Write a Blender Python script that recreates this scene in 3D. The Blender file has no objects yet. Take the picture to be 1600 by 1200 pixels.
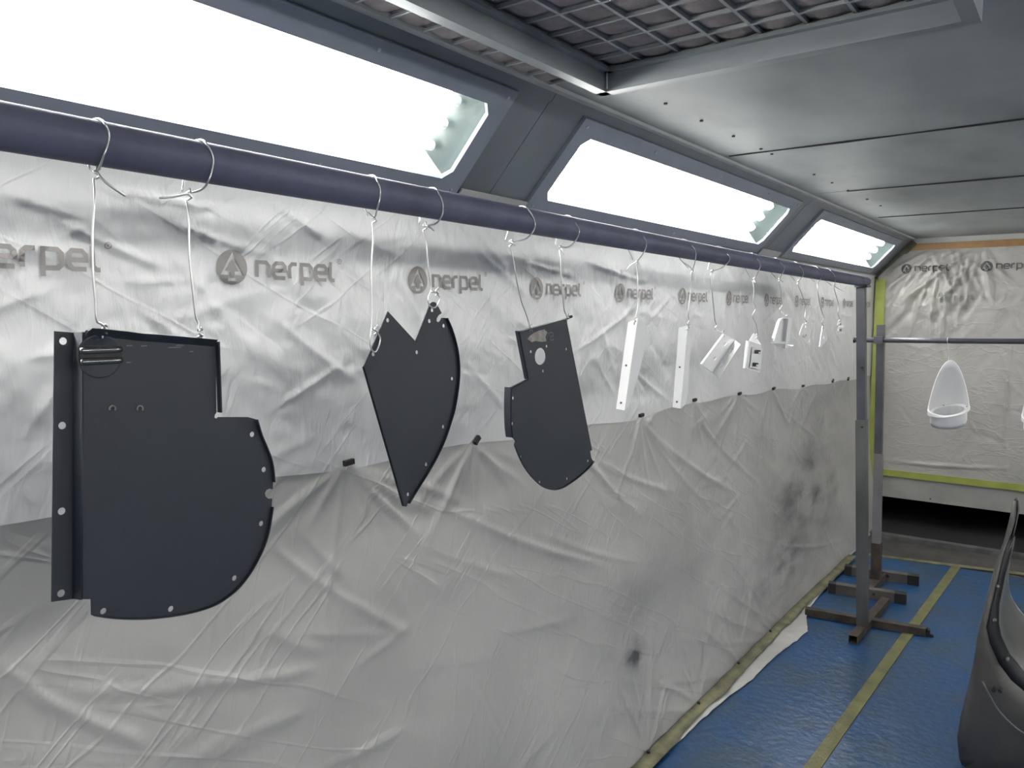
import bpy, bmesh, math, random
import numpy as np
from mathutils import Vector, Matrix
from mathutils.geometry import tessellate_polygon

random.seed(7)
SC = bpy.context.scene
COL = SC.collection

# ------------------------------------------------------------------ camera
FPX, CAMZ = 1200.0, 1.70
_Y = Vector((905.0, FPX, 110.0)).normalized()          # room's long axis seen from the camera
_Z = Vector((0.0, -110.0, FPX)).normalized()
_X = _Y.cross(_Z).normalized()
CAM = Vector((0, 0, CAMZ))
cd = bpy.data.cameras.new('camera')
cd.sensor_fit = 'HORIZONTAL'; cd.sensor_width = 36.0
cd.lens = 36.0 * FPX / 1600.0
cd.clip_start = 0.02; cd.clip_end = 60
cam = bpy.data.objects.new('camera', cd); COL.objects.link(cam)
def c2w(v): return Vector((_X.dot(v), _Y.dot(v), _Z.dot(v)))
_r, _f, _u = c2w(Vector((1, 0, 0))), c2w(Vector((0, 1, 0))), c2w(Vector((0, 0, 1)))
R3 = Matrix((_r, _u, -_f)).transposed()
cam.matrix_world = Matrix.Translation(CAM) @ R3.to_4x4()
SC.camera = cam

# ------------------------------------------------------------------ world, exposure, lamp power
w = bpy.data.worlds.new('world'); SC.world = w; w.use_nodes = True
w.node_tree.nodes['Background'].inputs[0].default_value = (0.05, 0.055, 0.06, 1)
w.node_tree.nodes['Background'].inputs[1].default_value = 0.2
SC.view_settings.view_transform = 'Standard'
SC.view_settings.look = 'None'
SC.view_settings.gamma = 1.0
SC.view_settings.use_curve_mapping = False
SC.view_settings.exposure = 1.05
TUBE_LEFT, TUBE_RIGHT = 13.0, 15.5

# ------------------------------------------------------------------ room measures (metres)
XL, XR, YB, YF, ZC = -1.40, 1.75, 6.70, -3.0, 2.28     # film on left wall, right wall, far wall, wall behind, ceiling
XP = -0.955                                            # the hanging pipe
def ray(px, py): return c2w(Vector((px - 800.0, FPX, 600.0 - py)))
def onx(px, py, x): d = ray(px, py); return CAM + d * (x / d.x)
def ony(px, py, y): d = ray(px, py); return CAM + d * (y / d.y)
def onz(px, py, z): d = ray(px, py); return CAM + d * ((z - CAMZ) / d.z)

# ------------------------------------------------------------------ materials
def mat(name, col, rough=0.5, metal=0.0, var=0.0, vscale=6.0, bump=0.0, bscale=40.0, spec=0.5,
        col2=None, stretch=None, alpha=1.0, lo=0.35, hi=0.65, detail=5.0, coat=0.0):
    m = bpy.data.materials.new(name); m.use_nodes = True
    nt = m.node_tree; b = nt.nodes['Principled BSDF']
    b.inputs['Base Color'].default_value = (*col, 1)
    b.inputs['Roughness'].default_value = rough
    b.inputs['Metallic'].default_value = metal
    b.inputs['Specular IOR Level'].default_value = spec
    b.inputs['Alpha'].default_value = alpha
    b.inputs['Coat Weight'].default_value = coat
    tc = nt.nodes.new('ShaderNodeTexCoord'); mp = nt.nodes.new('ShaderNodeMapping')
    geo = nt.nodes.new('ShaderNodeNewGeometry')
    nt.links.new(geo.outputs['Position'], mp.inputs['Vector'])
    if stretch: mp.inputs['Scale'].default_value = stretch
    if var > 0 or col2:
        n = nt.nodes.new('ShaderNodeTexNoise'); n.inputs['Scale'].default_value = vscale; n.inputs['Detail'].default_value = detail
        nt.links.new(mp.outputs[0], n.inputs['Vector'])
        r = nt.nodes.new('ShaderNodeValToRGB')
        c2 = col2 if col2 else tuple(max(0, c * (1 - var)) for c in col)
        c1 = col if col2 else tuple(min(1, c * (1 + var)) for c in col)
        r.color_ramp.elements[0].position = lo; r.color_ramp.elements[1].position = hi
        r.color_ramp.elements[0].color = (*c2, 1); r.color_ramp.elements[1].color = (*c1, 1)
        nt.links.new(n.outputs['Fac'], r.inputs[0]); nt.links.new(r.outputs[0], b.inputs['Base Color'])
    if bump > 0:
        n2 = nt.nodes.new('ShaderNodeTexNoise'); n2.inputs['Scale'].default_value = bscale; n2.inputs['Detail'].default_value = 4
        nt.links.new(mp.outputs[0], n2.inputs['Vector'])
        bp = nt.nodes.new('ShaderNodeBump'); bp.inputs['Strength'].default_value = bump; bp.inputs['Distance'].default_value = 0.01
        nt.links.new(n2.outputs['Fac'], bp.inputs['Height']); nt.links.new(bp.outputs[0], b.inputs['Normal'])
    return m

def emat(name, col, s):
    m = bpy.data.materials.new(name); m.use_nodes = True
    nt = m.node_tree; nt.nodes.clear()
    e = nt.nodes.new('ShaderNodeEmission'); e.inputs[0].default_value = (*col, 1); e.inputs[1].default_value = s
    o = nt.nodes.new('ShaderNodeOutputMaterial'); nt.links.new(e.outputs[0], o.inputs[0]); return m

def glassmat(name, tint):
    m = bpy.data.materials.new(name); m.use_nodes = True
    nt = m.node_tree; nt.nodes.clear()
    t = nt.nodes.new('ShaderNodeBsdfTransparent'); t.inputs[0].default_value = (*tint, 1)
    g = nt.nodes.new('ShaderNodeBsdfGlossy'); g.inputs['Roughness'].default_value = 0.05
    mx = nt.nodes.new('ShaderNodeMixShader'); o = nt.nodes.new('ShaderNodeOutputMaterial')
    mx.inputs[0].default_value = 0.04; nt.links.new(t.outputs[0], mx.inputs[1]); nt.links.new(g.outputs[0], mx.inputs[2])
    nt.links.new(mx.outputs[0], o.inputs[0]); return m

def filmmat(name, base, stain, rough, alpha, bump, wr_scale, stain_c=None, crease=0.32):
    """thin plastic film: faint cloudiness, fine crinkle relief, paint overspray with its own shape"""
    m = bpy.data.materials.new(name); m.use_nodes = True
    nt = m.node_tree; L = nt.links; b = nt.nodes['Principled BSDF']
    b.inputs['Roughness'].default_value = rough
    b.inputs['Alpha'].default_value = alpha
    b.inputs['Specular IOR Level'].default_value = 0.5
    g = nt.nodes.new('ShaderNodeNewGeometry')
    n = nt.nodes.new('ShaderNodeTexNoise'); n.inputs['Scale'].default_value = 2.2; n.inputs['Detail'].default_value = 6
    L.new(g.outputs['Position'], n.inputs['Vector'])
    r = nt.nodes.new('ShaderNodeValToRGB')
    r.color_ramp.elements[0].position = 0.32; r.color_ramp.elements[1].position = 0.6
    r.color_ramp.elements[0].color = (*[c * 0.86 for c in base], 1); r.color_ramp.elements[1].color = (*base, 1)
    L.new(n.outputs['Fac'], r.inputs[0])
    out = r.outputs[0]
    if stain_c:
        for (cy, cz, ry, rz, amt, sc) in stain_c:
            mp = nt.nodes.new('ShaderNodeMapping'); mp.vector_type = 'POINT'
            mp.inputs['Location'].default_value = (0, -cy / ry, -cz / rz)
            mp.inputs['Scale'].default_value = (0, 1 / ry, 1 / rz)
            L.new(g.outputs['Position'], mp.inputs['Vector'])
            gr = nt.nodes.new('ShaderNodeTexGradient'); gr.gradient_type = 'SPHERICAL'
            L.new(mp.outputs[0], gr.inputs[0])
            n3 = nt.nodes.new('ShaderNodeTexNoise'); n3.inputs['Scale'].default_value = sc; n3.inputs['Detail'].default_value = 8
            mp3 = nt.nodes.new('ShaderNodeMapping'); mp3.inputs['Scale'].default_value = (1, 0.30, 1); mp3.inputs['Rotation'].default_value = (0.35, 0, 0)
            L.new(g.outputs['Position'], mp3.inputs['Vector']); L.new(mp3.outputs[0], n3.inputs['Vector'])
            r3 = nt.nodes.new('ShaderNodeValToRGB'); r3.color_ramp.elements[0].position = 0.42; r3.color_ramp.elements[1].position = 0.7
            L.new(n3.outputs['Fac'], r3.inputs[0])
            mu = nt.nodes.new('ShaderNodeMath'); mu.operation = 'MULTIPLY'
            L.new(gr.outputs['Fac'], mu.inputs[0]); L.new(r3.outputs[0], mu.inputs[1])
            mu2 = nt.nodes.new('ShaderNodeMath'); mu2.operation = 'MULTIPLY'; mu2.use_clamp = True
            mu2.inputs[1].default_value = amt; L.new(mu.outputs[0], mu2.inputs[0])
            mx = nt.nodes.new('ShaderNodeMix'); mx.data_type = 'RGBA'
            L.new(mu2.outputs[0], mx.inputs['Factor']); L.new(out, mx.inputs['A']); mx.inputs['B'].default_value = (*stain, 1)
            out = mx.outputs['Result']
    L.new(out, b.inputs['Base Color'])
    mp2 = nt.nodes.new('ShaderNodeMapping'); mp2.inputs['Rotation'].default_value = (math.radians(35), math.radians(10), 0)
    mp2.inputs['Scale'].default_value = (1, 1.6, 0.45)
    L.new(g.outputs['Position'], mp2.inputs['Vector'])
    n2 = nt.nodes.new('ShaderNodeTexNoise'); n2.inputs['Scale'].default_value = wr_scale; n2.inputs['Detail'].default_value = 5
    n2.inputs['Distortion'].default_value = 0.6
    L.new(mp2.outputs[0], n2.inputs['Vector'])
    rg = nt.nodes.new('ShaderNodeMath'); rg.operation = 'SUBTRACT'; rg.inputs[1].default_value = 0.5; L.new(n2.outputs['Fac'], rg.inputs[0])
    ab = nt.nodes.new('ShaderNodeMath'); ab.operation = 'ABSOLUTE'; L.new(rg.outputs[0], ab.inputs[0])
    bp = nt.nodes.new('ShaderNodeBump'); bp.inputs['Strength'].default_value = bump; bp.inputs['Distance'].default_value = 0.012
    L.new(ab.outputs[0], bp.inputs['Height'])
    last = bp
    # long thin creases in two slanting directions
    for ang, sc, st in ((-38, 2.6, crease), (28, 2.0, crease*.8), (-70, 3.4, crease*.6)):
        m4 = nt.nodes.new('ShaderNodeMapping'); m4.inputs['Rotation'].default_value = (math.radians(ang), 0, 0)
        v5 = nt.nodes.new('ShaderNodeMapping'); v5.inputs['Scale'].default_value = (1.0, 0.35, 3.2)
        L.new(g.outputs['Position'], m4.inputs['Vector']); L.new(m4.outputs[0], v5.inputs['Vector'])
        n4 = nt.nodes.new('ShaderNodeTexNoise'); n4.inputs['Scale'].default_value = sc; n4.inputs['Detail'].default_value = 3; n4.inputs['Distortion'].default_value = 0.3
        L.new(v5.outputs[0], n4.inputs['Vector'])
        s1 = nt.nodes.new('ShaderNodeMath'); s1.operation = 'SUBTRACT'; s1.inputs[1].default_value = 0.5; L.new(n4.outputs['Fac'], s1.inputs[0])
        s2 = nt.nodes.new('ShaderNodeMath'); s2.operation = 'ABSOLUTE'; L.new(s1.outputs[0], s2.inputs[0])
        mr = nt.nodes.new('ShaderNodeMapRange'); mr.inputs['From Min'].default_value = 0.0; mr.inputs['From Max'].default_value = 0.022
        mr.inputs['To Min'].default_value = 1.0; mr.inputs['To Max'].default_value = 0.0
        L.new(s2.outputs[0], mr.inputs['Value'])
        b4 = nt.nodes.new('ShaderNodeBump'); b4.inputs['Strength'].default_value = st; b4.inputs['Distance'].default_value = 0.004
        L.new(mr.outputs[0], b4.inputs['Height']); L.new(last.outputs[0], b4.inputs['Normal']); last = b4
    L.new(last.outputs[0], b.inputs['Normal'])
    return m

M = {}
M['slate'] = mat('slate_sheet', (0.235, 0.26, 0.31), 0.45, 0.0, 0.10, 3, 0.05, 60)
M['slope'] = mat('slope_sheet', (0.155, 0.175, 0.19), 0.42, 0.0, 0.14, 2.5, 0.04, 50)
M['pale_trim'] = mat('pale_trim', (0.42, 0.43, 0.42), 0.5, 0, 0.08, 8)
M['ceil'] = mat('ceiling_sheet', (0.33, 0.36, 0.355), 0.52, 0.0, 0, 2.2, 0.03, 12, col2=(0.22, 0.24, 0.24), lo=0.3, hi=0.62, stretch=(1.6, 0.8, 1))
M['beam'] = mat('beam_steel', (0.30, 0.33, 0.34), 0.35, 0.35, 0.15, 4, stretch=(1, 1, 3))
M['pad'] = mat('filter_pad', (0.38, 0.33, 0.315), 0.95, 0, 0.12, 30, 0.3, 220)
M['gridbar'] = mat('grid_bar', (0.45, 0.46, 0.46), 0.4, 0.3)
M['white_in'] = mat('fixture_white', (0.80, 0.83, 0.82), 0.35)
M['end_plate'] = mat('fixture_end', (0.085, 0.11, 0.107), 0.3, 0, 0.15, 9)
M['glass'] = glassmat('fixture_glass', (0.96, 0.985, 0.98))
M['tubeL'] = emat('tube_glow_left', (1.05, 0.98, 0.955), TUBE_LEFT)
M['tubeR'] = emat('tube_glow_right', (1.05, 0.98, 0.955), TUBE_RIGHT)
M['wallgrey'] = mat('wall_sheet', (0.42, 0.42, 0.405), 0.5, 0, 0.05, 3)
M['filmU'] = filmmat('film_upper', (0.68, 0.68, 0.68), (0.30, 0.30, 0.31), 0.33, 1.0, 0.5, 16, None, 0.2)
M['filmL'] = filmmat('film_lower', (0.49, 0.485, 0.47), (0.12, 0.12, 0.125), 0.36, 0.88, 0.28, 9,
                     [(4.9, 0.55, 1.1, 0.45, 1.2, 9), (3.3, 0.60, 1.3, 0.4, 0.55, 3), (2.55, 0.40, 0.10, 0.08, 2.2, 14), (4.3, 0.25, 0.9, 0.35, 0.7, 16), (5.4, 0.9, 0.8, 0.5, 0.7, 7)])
M['filmB'] = filmmat('film_far', (0.41, 0.40, 0.38), (0.25, 0.25, 0.25), 0.36, 1.0, 0.4, 12)
M['print'] = mat('print_brown', (0.27, 0.255, 0.245), 0.6)
M['print_dark'] = mat('print_dark', (0.10, 0.10, 0.10), 0.6)
M['print_faint'] = mat('print_faint', (0.40, 0.395, 0.38), 0.6)
M['blue'] = mat('blue_film', (0.010, 0.058, 0.160), 0.36, 0, 0, 3.4, 0.45, 26, col2=(0.026, 0.056, 0.095), lo=0.3, hi=0.58, detail=8)
M['concrete'] = mat('concrete', (0.055, 0.053, 0.05), 0.8, 0, 0.25, 7, 0.2, 60)
M['tape_y'] = mat('olive_tape', (0.135, 0.135, 0.055), 0.6, 0, 0.25, 12, 0.15, 90)
M['tape_g'] = mat('lime_tape', (0.30, 0.33, 0.075), 0.55, 0, 0.12, 9)
M['tape_dirty'] = mat('dirty_tape', (0.15, 0.145, 0.085), 0.65, 0, 0.35, 14, 0.2, 60)
M['tape_o'] = mat('brown_tape', (0.27, 0.15, 0.06), 0.5, 0, 0.15, 14)
M['pipe'] = mat('pipe_paint', (0.105, 0.112, 0.165), 0.5, 0.0, 0.15, 3, 0.03, 80, spec=0.25, stretch=(1, 4, 1))
M['post'] = mat('post_paint', (0.085, 0.087, 0.105), 0.4, 0.3, 0.25, 5)
M['postsleeve'] = mat('post_sleeve', (0.11, 0.113, 0.113), 0.4, 0.3, 0.3, 6, stretch=(1, 1, 0.4))
M['postpale'] = mat('post_pale', (0.20, 0.19, 0.20), 0.5, 0.1, 0.15, 5)
M['rust'] = mat('brown_steel', (0.06, 0.045, 0.038), 0.75, 0.1, 0.35, 18, 0.2, 90)
M['footpale'] = mat('foot_paint', (0.10, 0.085, 0.08), 0.7, 0.0, 0.2, 12, 0.1, 90)
M['black'] = mat('black_rubber', (0.018, 0.017, 0.017), 0.6, 0, 0.2, 20)
M['void'] = mat('duct_dark', (0.012, 0.012, 0.014), 0.9)
M['plate'] = mat('primer_grey', (0.022, 0.028, 0.039), 0.55, 0, 0.05, 8, 0.06, 300)
M['sanded'] = mat('sanded_patch', (0.26, 0.25, 0.23), 0.6, 0.2, 0.25, 60)
M['white'] = mat('white_paint', (0.80, 0.80, 0.81), 0.4)
M['wire'] = mat('bright_wire', (0.62, 0.62, 0.62), 0.3, 0.85)
M['cowl'] = mat('cowl_grey', (0.075, 0.072, 0.070), 0.5, 0.1, 0.25, 5, 0.05, 50)
M['cowl_in'] = mat('cowl_inner', (0.13, 0.135, 0.135), 0.4, 0.2, 0.15, 5)
M['bolt'] = mat('bolt_zinc', (0.5, 0.5, 0.5), 0.35, 0.7)
M['steel_edge'] = mat('sill_steel', (0.13, 0.13, 0.135), 0.5, 0.4, 0.3, 8)

# ------------------------------------------------------------------ mesh helpers
def new(name, verts, faces, m, parent=None, smooth=False):
    me = bpy.data.meshes.new(name)
    me.from_pydata([tuple(v) for v in verts], [], faces)
    me.update()
    if smooth:
        me.polygons.foreach_set('use_smooth', [True] * len(me.polygons))
    if m: me.materials.append(M[m] if isinstance(m, str) else m)
    o = bpy.data.objects.new(name, me); COL.objects.link(o)
    if parent: o.parent = parent
    return o
def tag(o, label, cat, group=None):
    o['label'] = label; o['category'] = cat
    if group: o['group'] = group
    return o
def struct(o): o['kind'] = 'structure'; return o
def empty(name, loc=(0, 0, 0)):
    o = bpy.data.objects.new(name, None); o.empty_display_size = 0.05; o.location = loc; COL.objects.link(o); return o
def under(o, parent):
    """parent o (built in world coordinates) keeping its place"""
    o.parent = parent
    o.matrix_parent_inverse = Matrix.Translation(parent.location).inverted()
    return o
def sub(o, part): o.parent = part; return o      # parts stand at the world origin, so a sub-part keeps its place
def root(name, label, cat, loc, group=None): return tag(empty(name, loc), label, cat, group)

class MB:
    def __init__(s): s.v = []; s.f = []
    def add(s, verts, faces):
        b = len(s.v); s.v += [tuple(v) for v in verts]; s.f += [[i + b for i in f] for f in faces]; return s
    def box(s, x0, x1, y0, y1, z0, z1):
        return s.add([(x0,y0,z0),(x1,y0,z0),(x1,y1,z0),(x0,y1,z0),(x0,y0,z1),(x1,y0,z1),(x1,y1,z1),(x0,y1,z1)],
                     [[3,2,1,0],[4,5,6,7],[0,1,5,4],[1,2,6,5],[2,3,7,6],[3,0,4,7]])
    def bar(s, a, b, wd, ht, up=(0, 0, 1), hollow=0):
        a, b = Vector(a), Vector(b); d = (b - a).normalized(); up = Vector(up)
        side = d.cross(up).normalized(); up = side.cross(d).normalized()
        def ring(p, k): return [p + side * (sx * (wd / 2 - k)) + up * (sz * (ht / 2 - k)) for sx, sz in ((-1,-1),(1,-1),(1,1),(-1,1))]
        vs = ring(a, 0) + ring(b, 0)
        fs = [[0,1,5,4],[1,2,6,5],[2,3,7,6],[3,0,4,7]]
        if hollow:
            vs += ring(a, hollow) + ring(b, hollow)
            fs += [[i+8, (i+1)%4+8, (i+1)%4+12, i+12][::-1] for i in range(4)]
            fs += [[i, i+8, (i+1)%4+8, (i+1)%4] for i in range(4)] + [[i+4, (i+1)%4+4, (i+1)%4+12, i+12] for i in range(4)]
        else: fs += [[3,2,1,0],[4,5,6,7]]
        return s.add(vs, fs)
    def tube(s, pts, r, n=8, cap=True):
        pts = [Vector(p) for p in pts]; vs = []; fs = []
        prev = None
        for i, p in enumerate(pts):
            d = (pts[min(i+1, len(pts)-1)] - pts[max(i-1, 0)])
            d = d.normalized() if d.length > 1e-9 else Vector((0, 0, 1))
            if prev is None:
                ref = Vector((0, 0, 1)) if abs(d.z) < 0.9 else Vector((1, 0, 0)); a = d.cross(ref).normalized()
            else:
                a = (prev - d * prev.dot(d)); a = a.normalized() if a.length > 1e-6 else d.orthogonal().normalized()
            prev = a; b = d.cross(a)
            rr = r[i] if isinstance(r, (list, tuple)) else r
            vs += [p + (a * math.cos(2*math.pi*k/n) + b * math.sin(2*math.pi*k/n)) * rr for k in range(n)]
        for i in range(len(pts) - 1):
            for k in range(n): fs.append([i*n+k, i*n+(k+1)%n, (i+1)*n+(k+1)%n, (i+1)*n+k])
        if cap: fs += [list(range(n))[::-1], [(len(pts)-1)*n+k for k in range(n)]]
        return s.add(vs, fs)
    def build(s, name, m, parent=None, smooth=False):
        o = new(name, s.v, s.f, m, None, smooth)
        if parent: under(o, parent)
        return o

def smooth_pts(pts, k=4):
    """Catmull-Rom through the points"""
    pts = [Vector(p) for p in pts]; out = []
    for i in range(len(pts) - 1):
        p0, p1, p2, p3 = pts[max(i-1,0)], pts[i], pts[i+1], pts[min(i+2,len(pts)-1)]
        for j in range(k):
            t = j / k
            out.append(0.5 * ((2*p1) + (p2-p0)*t + (2*p0-5*p1+4*p2-p3)*t*t + (3*p1-p0-3*p2+p3)*t*t*t))
    out.append(pts[-1]); return out
def circ(c, r, n=12, ry=None):
    ry = ry or r
    return [(c[0] + r*math.cos(2*math.pi*k/n), c[1] + ry*math.sin(2*math.pi*k/n)) for k in range(n)]
def sheet(loops, to3, thick):
    """flat sheet with holes: loops[0] outline, rest holes (2-D); to3(a,b,d) -> 3-D, d = depth through the sheet"""
    tri = tessellate_polygon([[Vector((p[0], p[1], 0)) for p in lp] for lp in loops])
    flat = [p for lp in loops for p in lp]; n = len(flat)
    vs = [to3(p[0], p[1], 0) for p in flat] + [to3(p[0], p[1], thick) for p in flat]
    fs = [list(t) for t in tri] + [[i + n for i in t][::-1] for t in tri]
    b = 0
    for lp in loops:
        k = len(lp)
        for i in range(k): fs.append([b+i, b+(i+1) % k, b+(i+1) % k+n, b+i+n])
        b += k
    me = MB(); me.add(vs, fs); return me
def fixn(o):
    bm = bmesh.new(); bm.from_mesh(o.data); bmesh.ops.recalc_face_normals(bm, faces=bm.faces); bm.to_mesh(o.data); bm.free(); return o
def dup(o, parent=None, loc=None):
    c = o.copy(); COL.objects.link(c)
    if parent: c.parent = parent
    if loc is not None: c.location = loc
    return c

# numpy value noise, 2-D
_rng = np.random.RandomState(3); _T = _rng.rand(256, 256)
def vnoise(x, y):
    xi = np.floor(x).astype(int); yi = np.floor(y).astype(int); fx = x - xi; fy = y - yi
    fx = fx*fx*(3-2*fx); fy = fy*fy*(3-2*fy)
    a = _T[xi % 256, yi % 256]; b = _T[(xi+1) % 256, yi % 256]; c = _T[xi % 256, (yi+1) % 256]; d = _T[(xi+1) % 256, (yi+1) % 256]
    return (a*(1-fx)+b*fx)*(1-fy) + (c*(1-fx)+d*fx)*fy - 0.5
def rot(y, z, a): c, s = math.cos(a), math.sin(a); return y*c+z*s, -y*s+z*c
def fold(y, z, p0, p1, wd, h):
    d = np.array([p1[0]-p0[0], p1[1]-p0[1]]); ln = math.hypot(*d) + 1e-9; d = d/ln
    a = (y-p0[0])*d[0] + (z-p0[1])*d[1]; b = -(y-p0[0])*d[1] + (z-p0[1])*d[0]
    b = b + 0.02*ln*np.sin(a/ln*math.pi)
    tp = np.clip(a/ln, 0, 1); tap = np.clip(np.sin(tp*math.pi), 0, 1)**0.6
    tap = tap * ((a > 0) & (a < ln))
    return h * tap * np.exp(-(b/(wd*(0.5+0.8*tp)))**2)

# ================================================================== SETTING
# floor
fl = empty('floor'); struct(fl)
under(MB().box(-1.6, XR+.1, YF-.1, 8.2, -0.06, -0.004).build('concrete_slab', 'concrete'), fl)
nb = 90
def blue_sheet():
    ys = np.linspace(YF, 5.80, 130); xs = np.linspace(XL+.02, XR-.02, 60)
    X, Yv = np.meshgrid(xs, ys)
    zz = 0.0015 + 0.0035*(vnoise(X*9, Yv*7)+.5) * (vnoise(X*2+40, Yv*2)+.5) + 0.002*(vnoise(X*30+5, Yv*22)+.5)
    zz[-1, :] = 0.0005
    Yv = Yv.copy(); Yv[-1, :] += 0.03*vnoise(xs*5, xs*0+3) + 0.10*(xs+1.0)*0.5
    v = np.stack([X, Yv, zz], -1).reshape(-1, 3)
    nx = len(xs); f = [[i*nx+j, i*nx+j+1, (i+1)*nx+j+1, (i+1)*nx+j] for i in range(len(ys)-1) for j in range(nx-1)]
    return new('blue_floor_film', v, f, 'blue', None, True)
tag(blue_sheet(), 'crinkled blue protective film spread over the floor', 'floor film')

def strip_on_floor(name, pts, wd, m, z=0.0075):
    pts = [Vector((p[0], p[1], 0)) for p in pts]; mb = MB(); vs = []; fs = []
    for i, p in enumerate(pts):
        d = (pts[min(i+1, len(pts)-1)] - pts[max(i-1, 0)]).normalized(); s = Vector((d.y, -d.x, 0))
        for q in (-.5, .5):
            vs.append((*(p + s*wd*q).xy, z)); 
    n = len(vs)
    vs += [(a, b, z-0.005) for a, b, _ in vs]
    for i in range(len(pts)-1):
        fs += [[2*i, 2*i+1, 2*i+3, 2*i+2], [n+2*i, n+2*i+2, n+2*i+3, n+2*i+1], [2*i, 2*i+2, n+2*i+2, n+2*i], [2*i+1, n+2*i+1, n+2*i+3, 2*i+3]]
    fs += [[0, n, n+1, 1], [len(pts)*2-2, len(pts)*2-1, n+len(pts)*2-1, n+len(pts)*2-2]]
    return fixn(mb.add(vs, fs).build(name, m))
tl = [(-0.86, -0.5), (-0.80, 1.2), (-0.742, 2.87), (-0.705, 3.9), (-0.672, 4.8), (-0.632, 5.82)]
tag(strip_on_floor('floor_tape', tl, 0.052, 'tape_y'), 'long yellow tape line stuck lengthwise on the blue floor film', 'tape')
tag(strip_on_floor('floor_edge_tape', [(-1.16, 5.74), (-0.7, 5.83), (-0.3, 5.91), (0.4, 5.97), (XR-.05, 6.02)], 0.05, 'tape_dirty'),
    'dull tape sealing the far edge of the blue floor film', 'tape')
mb = MB(); mb.tube([(-0.33, 2.985, .010), (-0.318, 2.982, .012), (-0.300, 2.992, .010)], [.004, .005, .003], 6)
tag(mb.build('floor_scrap', 'black'), 'tiny dark scrap lying on the blue floor film', 'scrap')

# far wall: strip of wall, opening of the exhaust duct below, sill
bw = empty('wall_far', (0, YB, 0)); struct(bw)
under(MB().box(XL-.15, XR+.1, YB+.012, YB+.06, 0.225, ZC+.2).build('wall_panel', 'wallgrey'), bw)
under(MB().box(XL-.15, XR+.1, YB+.006, YB+.05, 0.225, 0.40).build('lower_board', mat('lower_board', (0.30, 0.305, 0.29), 0.5, 0, 0.12, 6)), bw)
for q in (0.12, 0.75):
    under(MB().tube([(-1.05+q, YB+.002, .24+.1*q), (-1.05+q, YB+.01, .24+.1*q)], .006, 8).build('screw', 'black'), bw)
du = MB(); du.box(XL-.15, XR+.1, 8.0, 8.1, -.3, 0.6); du.box(XL-.25, XL-.02, YB+.05, 8.1, -.3, .6); du.box(XR, XR+.1, YB+.05, 8.1, -.3, .6)
du.box(XL-.15, XR+.1, YB+.06, 8.1, .24, .5)
under(du.build('duct_lining', 'void'), bw)
under(MB().box(XL, XR, 6.36, 8.1, -0.003, 0.004).build('duct_floor', 'void'), bw)
under(MB().bar((XL+.05, 6.30, .012), (XR, 6.36, .012), .07, .032).build('sill', 'steel_edge'), bw)

# left wall behind the film: sheet panels with recessed joints
lw = empty('wall_left', (XL-.04, 0, 0)); struct(lw)
js = [YF, -2.05, -1.55, -1.04, -0.54, -0.03, 0.47, 0.96, 1.45, 1.955, 2.46, 2.97, 3.48, 3.99, 4.5, 5.0, 5.5, 6.0, 6.5, YB+.05]
for a, b in zip(js[:-1], js[1:]):
    under(MB().box(XL-.06, XL-.022, a+.003, b-.003, 0, 2.02).build('wall_panel', 'wallgrey'), lw)
under(MB().box(XL-.09, XL-.06, YF, YB+.05, 0, 2.02).build('backing', 'void'), lw)
# right wall and wall behind the camera
rw = MB().box(XR, XR+.05, YF, YB+.05, 0, 2.02).build('wall_right', mat('right_sheet', (0.20, 0.20, 0.20), 0.5, 0, 0.1, 3)); struct(rw)
nw = MB().box(XL-.1, XR+.1, YF-.05, YF, 0, ZC+.1).build('wall_near', mat('near_sheet', (0.20, 0.20, 0.20), 0.5, 0, 0.1, 3)); struct(nw)

# ceiling: panels with joints
ce = empty('ceiling', (0, 3, ZC)); struct(ce)
XSL = -1.14; XSR = XR - .26
for a, b in [(YF, 1.66), (1.66, 2.80), (2.80, 3.93), (3.93, 5.10), (5.10, YB+.05)]:
    x0, x1 = (XSL-.02, XSR+.02)
    if b <= 1.66: x0 = -.19
    o = MB().box(x0, x1, a+.004, b-.004, ZC, ZC+.012).build('ceiling_panel', 'ceil')
    # slightly sagging edge so that the joint reads
    under(o, ce)
under(MB().box(XSL-.3, XSR+.3, YF, YB+.05, ZC+.05, ZC+.07).build('backing', 'void'), ce)
for k, p in enumerate([(1040,161),(1096,188),(1146,212),(1189,232),(1206,240),(1272,272),(1300,285),(1325,297),(1355,311),(1376,321)]):
    q = onz(*p, ZC)
    under(MB().tube([(q.x, q.y, ZC-.004), (q.x, q.y, ZC+.002)], .0055, 8).build('screw', 'black'), ce)
# dark joint lips
for yj, x0 in ((2.80, -1.10), (3.93, -0.96), (5.10, -1.06)):
    pts = [(x0 + (XSR-x0)*t, yj + .006*math.sin(9*t), ZC-.0015) for t in np.linspace(0, 1, 14)]
    under(MB().tube(pts, [.0018+.0035*random.random() for _ in pts], 6).build('joint_strip', 'black'), ce)
tr = MB().box(XSL-.012, XSL+.018, YF, YB, ZC-.010, ZC+.002).build('trim_1', 'pale_trim'); struct(tr)

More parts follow.
